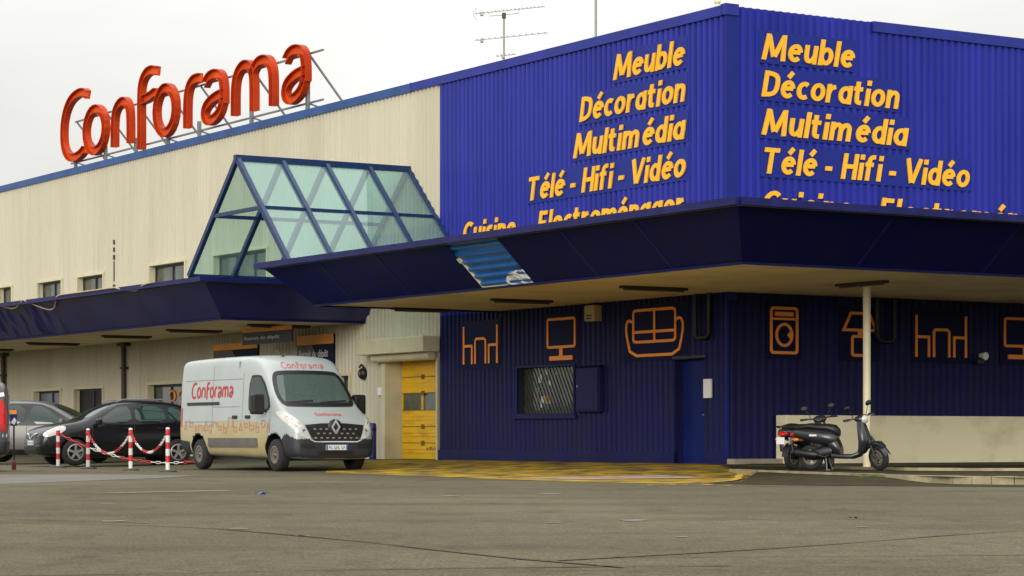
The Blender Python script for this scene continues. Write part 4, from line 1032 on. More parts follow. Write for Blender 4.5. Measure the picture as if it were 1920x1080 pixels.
# ------------------------------------------------------------------ vehicles
def sec(x, zb, Wd, zbelt, zt, Wt, crown=.03, flat=.80, up=.55):
    Wb = Wd * .985
    p = [(0, zb), (Wd * .80, zb), (Wd * .965, zb + .07), (Wd, zb + .45 * (zbelt - zb)), (Wb, zbelt), (Wb + (Wt - Wb) * .52, zbelt + (zt - zbelt) * up),
         (Wt, zbelt + (zt - zbelt) * (.90 if flat < .85 else .94)), (Wt * flat, zt), (0, zt + crown)]
    return [(x, y, z) for y, z in p] + [(x, -y, z) for y, z in p[-2:0:-1]]
def body(stations, Lf, wells, levels=2, flat=.80):
    """stations run from the nose backwards; returns verts, faces, welldark flags (vehicle axes: +x forward)"""
    rings = [sec(Lf / 2 - s[0], *s[1:], flat=flat) for s in stations]
    mb = MB(); mb.loft(rings)
    me = bpy.data.meshes.new('tmp'); me.from_pydata(mb.v, [], mb.f)
    bm = bmesh.new(); bm.from_mesh(me); bmesh.ops.remove_doubles(bm, verts=bm.verts, dist=1e-5); bmesh.ops.recalc_face_normals(bm, faces=bm.faces); bm.to_mesh(me); bm.free()
    o = bpy.data.objects.new('tmp', me); COL.objects.link(o)
    md = o.modifiers.new('s', 'SUBSURF'); md.levels = levels; md.subdivision_type = 'CATMULL_CLARK'
    cut = MB()
    for (wx, wz, wr, y0, y1) in wells:
        for s in (-1, 1): cut.tube([(wx, s * y0, wz), (wx, s * y1, wz)], wr, 28)
    cb = cut.build('tmpcut', M['black']); cb.hide_render = True
    bo = o.modifiers.new('b', 'BOOLEAN'); bo.operation = 'DIFFERENCE'; bo.object = cb; bo.solver = 'EXACT'
    dg = bpy.context.evaluated_depsgraph_get(); dg.update()
    ev = bpy.data.meshes.new_from_object(o.evaluated_get(dg))
    o.modifiers.remove(bo); dg.update()
    full = bpy.data.meshes.new_from_object(o.evaluated_get(dg))
    tree = BVHTree.FromPolygons([v.co[:] for v in full.vertices], [tuple(p.vertices) for p in full.polygons])
    bpy.data.objects.remove(o); bpy.data.objects.remove(cb)
    V = [v.co.copy() for v in ev.vertices]; F = [tuple(p.vertices) for p in ev.polygons]
    well = []
    for p in ev.polygons:
        c = p.center; w = False
        for (wx, wz, wr, y0, y1) in wells:
            d = math.hypot(c.x - wx, c.z - wz)
            if d < wr * 1.03 and abs(c.y) < y1 and (d > wr * .93 or abs(abs(c.y) - y0) < .02) : w = True
        well.append(w)
    nrm = [p.normal.copy() for p in ev.polygons]; cen = [p.center.copy() for p in ev.polygons]
    return dict(V=V, F=F, well=well, tree=tree, N=nrm, C=cen)
def body_obj(bd, name, m, parent, skip=None, mats=None):
    mb = MB(); mb.v = [tuple(v) for v in bd['V']]
    for k_, (f, w) in enumerate(zip(bd['F'], bd['well'])):
        if skip and skip(bd['C'][k_], bd['N'][k_]): continue
        mb.f.append(f); mb.m.append(1 if w else 0); mb.sm.append(not w)
    return mb.build(name, [m, M['black']], parent, fix=False)
def region(bd, name, m, parent, pred, off=.006):
    idx = {}; mb = MB(); acc = {}
    fs = [i for i in range(len(bd['F'])) if not bd['well'][i] and pred(bd['C'][i], bd['N'][i])]
    for i in fs:
        for v in bd['F'][i]: acc[v] = acc.get(v, Vector()) + bd['N'][i]
    for v, n in acc.items(): idx[v] = len(mb.v); mb.v.append(tuple(bd['V'][v] + n.normalized() * off))
    for i in fs: mb.f.append(tuple(idx[v] for v in bd['F'][i])); mb.m.append(0); mb.sm.append(True)
    if not fs: return None
    return mb.build(name, m, parent, fix=False)
def patch(bd, name, outline, m, parent, view='side', s=1, off=.007, it=1, dens=.06, rings=5, close=True):
    """panel lying on the body surface; outline given in (x,z) for the sides, (y,z) for front/rear, (x,y) for the top"""
    pts = smooth2(outline, it, True) if it else list(outline); q = []
    for i, a in enumerate(pts):
        b = pts[(i + 1) % len(pts)]; n = max(1, int(math.dist(a, b) / dens)); q += [(a[0] + (b[0] - a[0]) * k / n, a[1] + (b[1] - a[1]) * k / n) for k in range(n)]
    cx = sum(p[0] for p in q) / len(q); cy = sum(p[1] for p in q) / len(q); n = len(q)
    def proj(u, v):
        if view == 'side': o, d = Vector((u, 5 * s, v)), Vector((0, -s, 0))
        elif view == 'front': o, d = Vector((6 * s, u, v)), Vector((-s, 0, 0))
        else: o, d = Vector((u, v, 6)), Vector((0, 0, -1))
        h = bd['tree'].ray_cast(o, d)
        if h[0] is None:
            h = bd['tree'].find_nearest(o + d * 4.2); nrm = h[1]
            return h[0] + nrm * off
        nrm = h[1] if h[1].dot(d) < 0 else -h[1]
        return h[0] + nrm * off
    vs = [proj(cx, cy)]
    for r in range(1, rings + 1):
        for p in q: vs.append(proj(cx + (p[0] - cx) * r / rings, cy + (p[1] - cy) * r / rings))
    fs = [(0, 1 + i, 1 + (i + 1) % n) for i in range(n)]
    for r in range(rings - 1):
        a, b = 1 + r * n, 1 + (r + 1) * n; fs += [(a + i, b + i, b + (i + 1) % n, a + (i + 1) % n) for i in range(n)]
    return MB().add(vs, fs, 0, True).build(name, m, parent)
def line_on(bd, mb, pts, w, view='side', s=1, off=.004, m=0, dens=.08):
    """thin ribbon on the body surface"""
    q = []
    for i in range(len(pts) - 1):
        a, b = pts[i], pts[i + 1]; n = max(1, int(math.dist(a, b) / dens)); q += [(a[0] + (b[0] - a[0]) * k / n, a[1] + (b[1] - a[1]) * k / n) for k in range(n)]
    q.append(pts[-1]); vs = []; fs = []
    for i, p in enumerate(q):
        a, b = q[max(0, i - 1)], q[min(len(q) - 1, i + 1)]; dx, dy = b[0] - a[0], b[1] - a[1]; l = math.hypot(dx, dy) or 1
        for k in (-1, 1):
            u, v = p[0] - dy / l * k * w / 2, p[1] + dx / l * k * w / 2
            if view == 'side': o, d = Vector((u, 5 * s, v)), Vector((0, -s, 0))
            elif view == 'front': o, d = Vector((6 * s, u, v)), Vector((-s, 0, 0))
            else: o, d = Vector((u, v, 6)), Vector((0, 0, -1))
            h = bd['tree'].ray_cast(o, d)
            if h[0] is None: h = bd['tree'].find_nearest(o + d * 4.2)
            nrm = h[1] if h[1].dot(d) < 0 else -h[1]
            vs.append(h[0] + nrm * off)
        if i: fs.append((2 * i - 2, 2 * i - 1, 2 * i + 1, 2 * i))
    mb.add(vs, fs, m)
def wheel(parent, x, y, r, w, rim_m, spokes=5, dirty=False):
    s = 1 if y > 0 else -1
    k = .62 if not dirty else .56
    g = MB(); g.lathe([(r * k, -w / 2), (r * .86, -w / 2), (r * .97, -w * .40), (r, -w * .25), (r, w * .25), (r * .97, w * .40), (r * .86, w / 2), (r * k, w / 2)], axis='y', n=30)
    t = g.build('wheel', M['rubber'], parent); t.location = (x, y, r)
    g = MB(); o = s * w / 2
    g.lathe([(0, o * .55), (r * (k - .08), o * .55), (r * (k - .06), o * .9), (r * (k + .01), o * .98)], axis='y', n=26, m=1)
    g.lathe([(0, o * .92), (r * .13, o * .90), (r * .15, o * .6)], axis='y', n=14)
    g.lathe([(r * (k - .09), o * .93), (r * (k + .01), o * 1.02), (r * (k + .01), o * .8)], axis='y', n=26)
    if not dirty:
        for i in range(spokes):
            a = 2 * math.pi * i / spokes + .3
            g.bar((r * .08 * math.cos(a), o * .88, r * .08 * math.sin(a)), (r * (k - .03) * math.cos(a), o * .92, r * (k - .03) * math.sin(a)), r * .17, .03, up=(0, 1, 0))
    else:
        g.lathe([(r * .2, o * .8), (r * .36, o * .74), (r * .48, o * .86)], axis='y', n=22)
        for i in range(8):
            a = 2 * math.pi * i / 8; g.cyl((r * .27 * math.cos(a), o * .7, r * .27 * math.sin(a)), (r * .27 * math.cos(a), o * .84, r * .27 * math.sin(a)), .018, 6)
    g.build('rim', [rim_m, M['black']], t)
    return t
def mirror_part(parent, x, y, z, s, m, size=(.14, .22, .30)):
    g = MB(); a, b, c = size
    g.bbox(x - a / 2, x + a / 2, min(y, y + s * b), max(y, y + s * b), z - c / 2, z + c / 2, min(a, b, c) * .28)
    g.tube([(x, y - s * .10, z - c * .35), (x, y + s * .05, z - c * .3)], .03, 8); return g.build('mirror', m, parent)
def number_plate(parent, x, y, z, w, h, d, bands, facing=1, m=None):
    g = MB(); g.bbox(x - .006, x + .006, y - w / 2, y + w / 2, z - h / 2, z + h / 2, .003); p = g.build('number_plate', M['plate'], parent)
    g = MB(); xx = x + facing * .0075
    for s in ((-1, 1) if bands == 2 else (-1,)): g.box(xx - .001, xx + .001, y + s * (w / 2 - .022) - .02, y + s * (w / 2 - .022) + .02, z - h / 2 + .004, z + h / 2 - .004)
    g.build('plate_band', M['plate_band'], p)
    g = MB()
    for k, t in enumerate((-.33, -.24, -.08, 0, .08, .24, .33)):
        yy = y + t * w; g.box(xx - .001, xx + .001, yy - .018, yy - .006, z - h * .28, z + h * .28); g.box(xx - .001, xx + .001, yy + .006 * (k % 2), yy + .02, z - h * (.28 if k % 3 else .05), z - h * (.28 if k % 3 else .05) + .02)
    g.build('plate_text', M['plate_ink'], p)
    return p

# ---- white delivery van
VL = 5.55
vst = [(0.0, .34, .72, .52, .66, .64), (.05, .26, .90, .68, .90, .84), (.17, .24, .99, .86, 1.08, .90), (.45, .24, 1.02, 1.02, 1.22, .94), (.80, .24, 1.03, 1.13, 1.38, .95),
       (1.06, .24, 1.035, 1.2, 1.70, .93), (1.38, .24, 1.035, 1.22, 2.06, .91), (1.60, .24, 1.035, 1.24, 2.34, .92), (1.95, .24, 1.035, 1.26, 2.47, .945), (2.5, .26, 1.035, 1.26, 2.49, .95),
       (4.0, .28, 1.035, 1.26, 2.49, .95), (5.2, .30, 1.035, 1.26, 2.47, .945), (5.49, .32, 1.025, 1.25, 2.45, .94), (5.55, .40, 1.0, 1.24, 2.41, .92), (5.56, .46, .96, 1.22, 2.36, .88)]
VF, VR_ = VL / 2 - .86, VL / 2 - .86 - 3.682
bd = body(vst, VL, [(VF, .37, .43, .60, 1.3), (VR_, .37, .42, .60, 1.3)], levels=3, flat=.90)
vh = math.atan2(-.84, .54)
van = empty('delivery_van', (-5.20, 53.75, gz(-5.2, 53.5)), vh, 'white high roof delivery van with red lettering and dark grey bumper', 'van')
def onv(d): return VL / 2 - d
body_obj(bd, 'body', M['van_white'], van, skip=lambda c, n: n.x > .25 and 1.45 < c.z < 2.06 and abs(c.y) < .86 - .10 * (c.z - 1.45) / .6)
region(bd, 'bumper', M['plastic'], van, lambda c, n: c.x > onv(.66) and c.z < .56 + .22 * min(1, max(0, (c.x - onv(.66)) / .25)) - .10 * min(1, max(0, (c.x - onv(.30)) / .22)) and n.z > -.75, .012)
for s in (-1, 1):
    patch(bd, 'rear_corner_bumper', [(onv(5.50), .32), (onv(5.0), .32), (onv(5.0), .62), (onv(5.50), .66)], M['plastic'], van, 'side', s, .008, 0)
    patch(bd, 'rub_strip', [(onv(4.02), .50), (onv(1.62), .50), (onv(1.62), .70), (onv(4.02), .70)], M['strip_grey'], van, 'side', s, .022, 0)
    fr = patch(bd, 'door_window', [(onv(2.10), 1.34), (onv(2.06), 2.04), (onv(1.76), 2.06), (onv(1.52), 2.02), (onv(1.06), 1.40), (onv(1.16), 1.26), (onv(1.96), 1.24)], M['black'], van, 'side', s, .006)
    patch(bd, 'pane', [(onv(2.05), 1.38), (onv(2.02), 1.99), (onv(1.79), 2.01), (onv(1.56), 1.98), (onv(1.14), 1.43), (onv(1.2), 1.30), (onv(1.94), 1.29)], M['car_glass'], fr, 'side', s, .010)
    g = MB()
    for pts in ([(onv(2.36), .50), (onv(2.36), 2.10)], [(onv(3.85), .40), (onv(3.85), 2.3)], [(onv(5.3), 1.98), (onv(2.4), 1.98)], [(onv(1.06), 1.20), (onv(1.06), .85)], [(onv(5.3), 1.06), (onv(2.36), 1.06)], [(onv(3.8), 1.38), (onv(2.5), 1.38)]): line_on(bd, g, pts, .013, 'side', s, .004)
    g.build('door_seam', M['seam'], van)
    g = MB(); line_on(bd, g, [(onv(5.15), 1.46), (onv(3.50), 1.46)], .07, 'side', s, .012); g.build('sliding_rail', M['black'], van)
    g = MB()
    for x in (2.70, 2.08): g.bbox(onv(x) - .10, onv(x) + .10, s * 1.02, s * 1.06, 1.12, 1.19, .012)
    g.build('door_handle', M['black'], van)
    hl = patch(bd, 'headlight', [(s * 1.0, 1.27), (s * .94, 1.25), (s * .82, 1.10), (s * .66, .84), (s * .58, .68), (s * .70, .68), (s * .89, .80), (s * .985, .97)], M['lamp_glass'], van, 'front', 1, .010, 1, dens=.04)
    g = MB(); line_on(bd, g, [(s * .955, 1.14), (s * .90, 1.09)], .05, 'front', 1, .014); g.build('indicator', M['lamp_orange'], hl)
    g = MB(); line_on(bd, g, [(s * .86, 1.0), (s * .83, .96)], .09, 'front', 1, .014); line_on(bd, g, [(s * .76, .87), (s * .73, .84)], .06, 'front', 1, .014); g.build('reflector', M['strip_grey'], hl)
    mirror_part(van, onv(1.24), s * 1.08, 1.42, s, M['black'], (.17, .30, .44))
    patch(bd, 'tail_light', [(onv(5.50), .95), (onv(5.40), .95), (onv(5.40), 1.38), (onv(5.50), 1.38)], M['lamp_red'], van, 'side', s, .008, 0)
    region(bd, 'yellow_wrap', M['wrap'], van, lambda c, n, s=s: c.z < 1.03 and n.y * s > .45 and c.x < onv(1.16), .004)
    # furniture drawings along the flank
    g = MB(); random.seed(21); x = 5.25
    while x > 1.05:
        w_ = random.uniform(.10, .2); h = random.uniform(.12, .24); zb = random.uniform(.80, .96); k = random.randrange(4); xx = onv(x)
        if k == 0: line_on(bd, g, [(xx, zb), (xx, zb + h), (xx + w_, zb + h * .9), (xx + w_, zb)], .019, 'side', s, .011)
        elif k == 1: line_on(bd, g, [(xx, zb + h), (xx, zb), (xx + w_, zb), (xx + w_, zb + h * .5), (xx, zb + h * .5)], .019, 'side', s, .011)
        elif k == 2: line_on(bd, g, [(xx + w_ / 2 + w_ / 2 * a, zb + h / 2 + h / 2 * b) for a, b in arc(0, 0, 1, 1, 0, 360, 10)], .019, 'side', s, .011); 
        else: line_on(bd, g, [(xx, zb), (xx + w_ * .5, zb + h), (xx + w_, zb), (xx, zb)], .019, 'side', s, .011)
        x -= w_ + random.uniform(.06, .14)
    g.build('furniture_drawing', M['icon_vinyl'], van)
    # shop name on the flank
    g = MB(); X = 0; H_ = .22; tot = sum(letter(c)[0] for c in NAME) + .10 * 8
    for c in NAME:
        w_, st = letter(c)
        for q in st:
            q = smooth2(q, 1)
            pp = []
            for a, b in q:
                u = (X + a) / tot * 2.1; pp.append((onv(4.95) + u if s < 0 else onv(4.95 - 2.1) - u, 1.60 + b * H_))
            line_on(bd, g, pp, .058, 'side', s, .006, dens=.04)
        X += w_ + .10
    g.build('lettering', M['logo_red'], van)
WO = smooth2([(-.92, 1.40), (-.83, 2.06), (-.60, 2.12), (.60, 2.12), (.83, 2.06), (.92, 1.40), (.6, 1.38), (-.6, 1.38)], 2, True)
WI = [(a * .965, 1.75 + (b - 1.75) * .95) for a, b in WO]
ws = patch(bd, 'windscreen', WO, M['van_screen'], van, 'front', 1, .012, 0, rings=7)
g = MB(); line_on(bd, g, WI + WI[:1], .085, 'front', 1, .016); g.build('screen_seal', M['black'], ws)
g = MB()
g.bbox(onv(1.45), onv(1.02), -.88, .88, 1.22, 1.42, .04); g.build('dashboard', M['plastic'], van)
g = MB(); g.box(onv(2.62), onv(2.58), -.96, .96, .6, 2.36); g.build('bulkhead', M['cab_grey'], van)
for y in (-.52, .12, .58):
    g = MB(); w_ = .25 if y != .12 else .20
    g.bbox(onv(2.35), onv(2.15), y - w_, y + w_, 1.0, 1.66, .05); g.bbox(onv(2.30), onv(2.18), y - w_ * .55, y + w_ * .55, 1.68, 1.90, .04); g.build('seat', M['seat_grey'], van)
g = MB(); g.tube([(onv(1.62) + .06 * math.sin(rad(a)), .50 + .19 * math.cos(rad(a)), 1.44 + .17 * math.sin(rad(a))) for a in range(0, 360, 20)], .016, 6, closed=True); g.build('steering_wheel', M['black'], van)
g = MB(); g.box(onv(1.33), onv(1.10), -.62, -.44, 1.425, 1.432); g.build('paper', M['white'], van)
g = MB(); line_on(bd, g, [(-.75, 1.44), (-.1, 1.485)], .03, 'front', 1, .02); line_on(bd, g, [(.05, 1.44), (.70, 1.485)], .03, 'front', 1, .02); g.build('wiper', M['black'], van)
gr = patch(bd, 'grille', [(-.60, .72), (-.70, .965), (-.3, 1.0), (.3, 1.0), (.70, .965), (.60, .72), (.45, .63), (-.45, .63)], M['black'], van, 'front', 1, .016, 0)
g = MB()
for r_, z in enumerate((.70, .79, .88)):
    for k in range(8):
        y = -.49 + k * .14 + (.07 if r_ % 2 else 0)
        if abs(y) < .56: line_on(bd, g, [(y - .03, z), (y + .03, z)], .03, 'front', 1, .022)
g.build('grille_stud', M['rim'], gr)
g = MB(); line_on(bd, g, [(-.62, .67), (-.5, .62), (.5, .62), (.62, .67)], .022, 'front', 1, .026); g.build('chrome_strip', M['chrome'], gr)
# diamond badge in its dark round field
g = MB(); g.lathe([(0, .035), (.15, .03), (.17, 0)], axis='x', n=24); bf = g.build('badge_field', M['black'], van); h = bd['tree'].ray_cast(Vector((6, 0, .93)), Vector((-1, 0, 0))); bf.location = (h[0].x + .012, 0, .93)
g = MB(); D = [(0, .135), (.085, 0), (0, -.135), (-.085, 0)]
ribbon(g, D, .045, Matrix(((0, 0, 1), (1, 0, 0), (0, 1, 0))), (.036, 0, 0), 0, .012, True); g.build('badge', M['chrome'], bf)
h = bd['tree'].ray_cast(Vector((6, .2, .50)), Vector((-1, 0, 0)))
number_plate(van, h[0].x + .035, 0, .50, .52, .11, 0, 2)
g = MB()
for s in (-1, 1): line_on(bd, g, [(s * .50, .52), (s * .82, .54)], .09, 'front', 1, .02)
line_on(bd, g, [(-.42, .385), (.42, .385)], .07, 'front', 1, .02); g.build('air_intake', M['black'], van)
def front_text(z0, H_, w0, mname, lift):
    g = MB(); X = 0; tot = sum(letter(c)[0] for c in NAME) + .12 * 8
    for c in NAME:
        w_, st = letter(c)
        for q in st:
            line_on(bd, g, [(-w0 / 2 + (X + a) / tot * w0, z0 + b * H_) for a, b in smooth2(q, 1)], .022, 'front', 1, lift, dens=.03)
        X += w_ + .12
    g.build('lettering', M[mname], van)
front_text(2.20, .085, 1.02, 'logo_pale', .006); front_text(1.17, .035, .62, 'logo_pale', .006)
g = MB(); a0 = bd['tree'].ray_cast(Vector((onv(1.95), -.25, 5)), Vector((0, 0, -1)))[0]; g.tube([a0, a0 + Vector((-.35, 0, .16))], .012, 6); g.lathe([(0, .04), (.03, .03), (.035, 0)], (a0.x, a0.y, a0.z), n=10); g.build('aerial', M['black'], van)
for x in (VF, VR_):
    for s in (-1, 1): wheel(van, x, s * .90, .34, .23, M['rim_dark'], dirty=True)
g = MB(); g.box(onv(5.3), onv(.8), -.8, .8, .22, .34); g.build('chassis', M['black'], van)

# ---- passenger cars
def make_car(name, loc, rz, label, paint, st, L_, wf, wr, wheel_r, half, windows, wind_f, wind_r, lamps, rim, extra=None, band=None):
    bdc = body(st, L_, [(wf, wheel_r, wheel_r + .06, half - .35, half + .4), (wr, wheel_r, wheel_r + .06, half - .35, half + .4)], levels=3)
    car = empty(name, loc, rz, label, 'car'); body_obj(bdc, 'body', paint, car)
    region(bdc, 'sill_trim', M['black'], car, lambda c, n: c.z < .36 and n.z > -.8, .006)
    for s in (-1, 1):
        ys = [p for o in windows for p in o]; top = sorted(windows, key=lambda o: -max(p[0] for p in o))
        patch(bdc, 'window_surround', band, M['black'], car, 'side', s, .010, 1, rings=8)
        for o in windows: patch(bdc, 'side_window', o, M['car_glass'], car, 'side', s, .020, rings=7)
        g = MB()
        for pts in extra or (): line_on(bdc, g, pts, .012, 'side', s, .004)
        if g.v: g.build('door_seam', M['black'] if paint is not M['black_paint'] else M['plastic'], car)
        for x in (wf, wr): wheel(car, x, s * (half - .12), wheel_r, .21, rim)
    patch(bdc, 'windscreen', wind_f, M['car_glass'], car, 'front', 1, .006, 1, rings=7)
    patch(bdc, 'rear_window', wind_r, M['car_glass'], car, 'front', -1, .006, 1, rings=6)
    return car, bdc
CL = 4.32; cx_ = lambda d: CL / 2 - d
cst = [(0, .36, .60, .55, .66, .52), (.06, .26, .78, .66, .82, .68), (.3, .22, .865, .78, .96, .76), (.85, .2, .89, .87, 1.06, .76), (1.18, .2, .895, .92, 1.12, .74), (1.5, .2, .895, .96, 1.31, .69),
       (1.95, .2, .895, .98, 1.55, .63), (2.35, .2, .895, .99, 1.60, .62), (3.1, .2, .895, 1.0, 1.60, .62), (3.65, .2, .89, 1.02, 1.54, .60), (4.02, .26, .87, 1.04, 1.42, .60), (4.22, .34, .82, 1.02, 1.12, .66), (4.32, .42, .70, .80, .92, .60)]
bf_, br_ = cx_(.88), cx_(3.52)
blk, bdc = make_car('parked_car', (-9.93, 61.1, .03), rad(-152.6), 'black crossover car with alloy wheels behind the striped posts, nose to the left', M['black_paint'], cst, CL, bf_, br_, .33, .895,
    [[(cx_(2.33), 1.04), (cx_(2.30), 1.46), (cx_(2.0), 1.44), (cx_(1.62), 1.2), (cx_(1.42), 1.06)], [(cx_(3.22), 1.06), (cx_(3.16), 1.46), (cx_(2.42), 1.47), (cx_(2.42), 1.04)], [(cx_(3.74), 1.14), (cx_(3.55), 1.42), (cx_(3.28), 1.45), (cx_(3.32), 1.07)]],
    [(-.66, 1.14), (-.56, 1.50), (0, 1.54), (.56, 1.50), (.66, 1.14), (0, 1.12)], [(-.55, 1.1), (-.5, 1.42), (.5, 1.42), (.55, 1.1)], None, M['rim'],
    [[(cx_(1.32), .42), (cx_(1.30), 1.0)], [(cx_(2.38), .42), (cx_(2.38), 1.0)], [(cx_(3.3), .75), (cx_(3.28), 1.0)]],
    [(cx_(1.34), 1.03), (cx_(1.6), 1.22), (cx_(2.0), 1.49), (cx_(2.4), 1.52), (cx_(3.3), 1.51), (cx_(3.66), 1.44), (cx_(3.86), 1.12), (cx_(2.6), 1.0)])
for s in (-1, 1):
    patch(bdc, 'headlight', [(cx_(.10), .70), (cx_(.12), .82), (cx_(.42), .95), (cx_(.66), .98), (cx_(.62), .84), (cx_(.3), .72)], M['lamp_glass'], blk, 'side', s, .009)
    mirror_part(blk, cx_(1.42), s * .92, 1.08, s, M['black_paint'], (.13, .2, .15))
    patch(bdc, 'tail_light', [(cx_(4.24), .82), (cx_(4.10), .82), (cx_(4.02), 1.12), (cx_(4.20), 1.10)], M['lamp_red'], blk, 'side', s, .009)
g = MB()
for d in (2.15, 3.05): g.bbox(cx_(d) - .08, cx_(d) + .08, -.905, .905, .905, .935, .01)
g.build('door_handle', M['black_paint'], blk)
g = patch(bdc, 'grille', [(-.42, .66), (-.46, .78), (.46, .78), (.42, .66)], M['black'], blk, 'front', 1, .01, 0); 
g = MB(); line_on(bdc, g, [(-.44, .79), (-.2, .76), (0, .66), (.2, .76), (.44, .79)], .03, 'front', 1, .02); g.build('chrome_strip', M['chrome'], blk)
patch(bdc, 'lower_grille', [(-.55, .30), (-.5, .44), (.5, .44), (.55, .30)], M['black'], blk, 'front', 1, .01, 0)
number_plate(blk, CL / 2 + .0, 0, .56, .52, .11, 0, 2)
g = MB()
for s in (-1, 1): g.tube([(cx_(2.0), s * .56, 1.57), (cx_(2.2), s * .575, 1.64), (cx_(3.4), s * .575, 1.64), (cx_(3.6), s * .56, 1.55)], .016, 6)
g.build('roof_rail', M['steel'], blk)

SL = 4.4; sx_ = lambda d: SL / 2 - d
sst_ = [(0, .36, .60, .55, .66, .52), (.08, .26, .80, .68, .84, .70), (.35, .22, .87, .80, .98, .76), (.75, .2, .89, .9, 1.08, .76), (1.05, .2, .895, .95, 1.2, .74), (1.4, .2, .895, .98, 1.42, .69),
       (1.85, .2, .895, 1.0, 1.60, .65), (2.3, .2, .895, 1.0, 1.66, .64), (3.2, .2, .895, 1.0, 1.66, .64), (3.9, .22, .89, 1.02, 1.60, .63), (4.2, .28, .87, 1.03, 1.46, .62), (4.35, .36, .82, 1.0, 1.10, .66), (4.4, .42, .70, .80, .92, .60)]
slv, bds = make_car('parked_car', (-12.7, 66.0, .05), rad(-6), 'silver people carrier behind the bonnet of the black car, facing the van', M['silver_paint'], sst_, SL, sx_(.86), sx_(3.55), .32, .895,
    [[(sx_(2.3), 1.02), (sx_(2.28), 1.52), (sx_(1.95), 1.50), (sx_(1.5), 1.2), (sx_(1.35), 1.05)], [(sx_(3.3), 1.02), (sx_(3.26), 1.52), (sx_(2.4), 1.53), (sx_(2.4), 1.02)], [(sx_(4.0), 1.1), (sx_(3.9), 1.48), (sx_(3.4), 1.52), (sx_(3.42), 1.03)], [(sx_(1.42), 1.2), (sx_(1.30), 1.08), (sx_(1.1), 1.06), (sx_(1.25), 1.16)]],
    [(-.66, 1.2), (-.58, 1.54), (0, 1.58), (.58, 1.54), (.66, 1.2), (0, 1.16)], [(-.55, 1.1), (-.5, 1.46), (.5, 1.46), (.55, 1.1)], None, M['rim'],
    [[(sx_(2.35), .42), (sx_(2.35), 1.0)], [(sx_(1.25), .42), (sx_(1.22), 1.0)]],
    [(sx_(1.0), 1.03), (sx_(1.28), 1.2), (sx_(1.9), 1.55), (sx_(2.4), 1.58), (sx_(3.4), 1.57), (sx_(4.0), 1.52), (sx_(4.12), 1.06), (sx_(2.6), .98)])
for s in (-1, 1):
    mirror_part(slv, sx_(1.35), s * .92, 1.1, s, M['silver_paint'], (.13, .2, .15))
    patch(bds, 'headlight', [(sx_(.14), .74), (sx_(.16), .86), (sx_(.45), .98), (sx_(.68), 1.0), (sx_(.62), .86), (sx_(.3), .76)], M['lamp_glass'], slv, 'side', s, .009)
# dark grey van whose tail shows at the left edge
TL = 4.7; tx_ = lambda d: TL / 2 - d
tst = [(0, .4, .68, .6, .74, .6), (.08, .28, .86, .75, .95, .78), (.4, .25, .93, .95, 1.15, .84), (.9, .24, .95, 1.0, 1.3, .84), (1.4, .24, .95, 1.05, 1.75, .80), (1.9, .24, .95, 1.05, 1.93, .78), (3.0, .24, .95, 1.05, 1.97, .78),
       (4.3, .26, .95, 1.05, 1.95, .78), (4.6, .3, .93, 1.04, 1.88, .77), (4.7, .44, .88, 1.0, 1.70, .74)]
bdt = body(tst, TL, [(tx_(.9), .33, .40, .55, 1.3), (tx_(3.9), .33, .40, .55, 1.3)], levels=3)
dv = empty('parked_van', (-13.05, 51.8, .0), rad(190), 'dark grey van with tall red tail light cut off by the left edge', 'van'); body_obj(bdt, 'body', M['grey_paint'], dv)
for s in (-1, 1):
    patch(bdt, 'tail_light', [(tx_(4.68), .84), (tx_(4.52), .84), (tx_(4.46), 1.52), (tx_(4.62), 1.52)], M['lamp_red'], dv, 'side', s, .010)
    g = MB(); line_on(bdt, g, [(tx_(4.57), 1.58), (tx_(4.55), 1.66)], .09, 'side', s, .011); line_on(bdt, g, [(tx_(4.66), .76), (tx_(4.58), .76)], .07, 'side', s, .011); g.build('reversing_light', M['white'], dv)
    patch(bdt, 'side_window', [(tx_(4.3), 1.15), (tx_(4.26), 1.65), (tx_(3.0), 1.68), (tx_(3.0), 1.12)], M['car_glass'], dv, 'side', s, .006)
    for x in (tx_(.9), tx_(3.9)): wheel(dv, x, s * .83, .33, .21, M['rim'])
region(bdt, 'bumper', M['plastic'], dv, lambda c, n: c.x < tx_(4.2) and c.z < .62 and n.z > -.75, .012)
patch(bdt, 'rear_window', [(-.62, 1.15), (-.56, 1.66), (.56, 1.66), (.62, 1.15)], M['car_glass'], dv, 'front', -1, .006)
# small sign post beside it
o = empty('sign_post', (-11.09, 54.4, gz(-11, 54.4)), 0, 'short post with an orange and navy plate beside the dark van', 'sign')
g = MB(); g.lathe([(0, .22), (.035, .21), (.05, .16), (.05, .02), (.05, 0)], n=16); g.build('foot', M['dark_red'], o)
g = MB(); g.tube([(0, 0, .2), (0, 0, 1.36)], .02, 8); g.build('pole', M['black'], o)
g = MB(); g.bbox(-.075, .075, -.04, -.02, .98, 1.34, .008); pl = g.build('plate', M['bollard'], o)
g = MB(); g.box(-.07, .07, -.046, -.041, 1.24, 1.33); g.build('top_band', M['orange'], pl)
g = MB(); g.add([(-.06, -.044, 1.05), (.02, -.044, 1.0), (.07, -.044, 1.1), (.02, -.044, 1.17)], [(0, 1, 2, 3)]); g.build('white_mark', M['white'], pl)

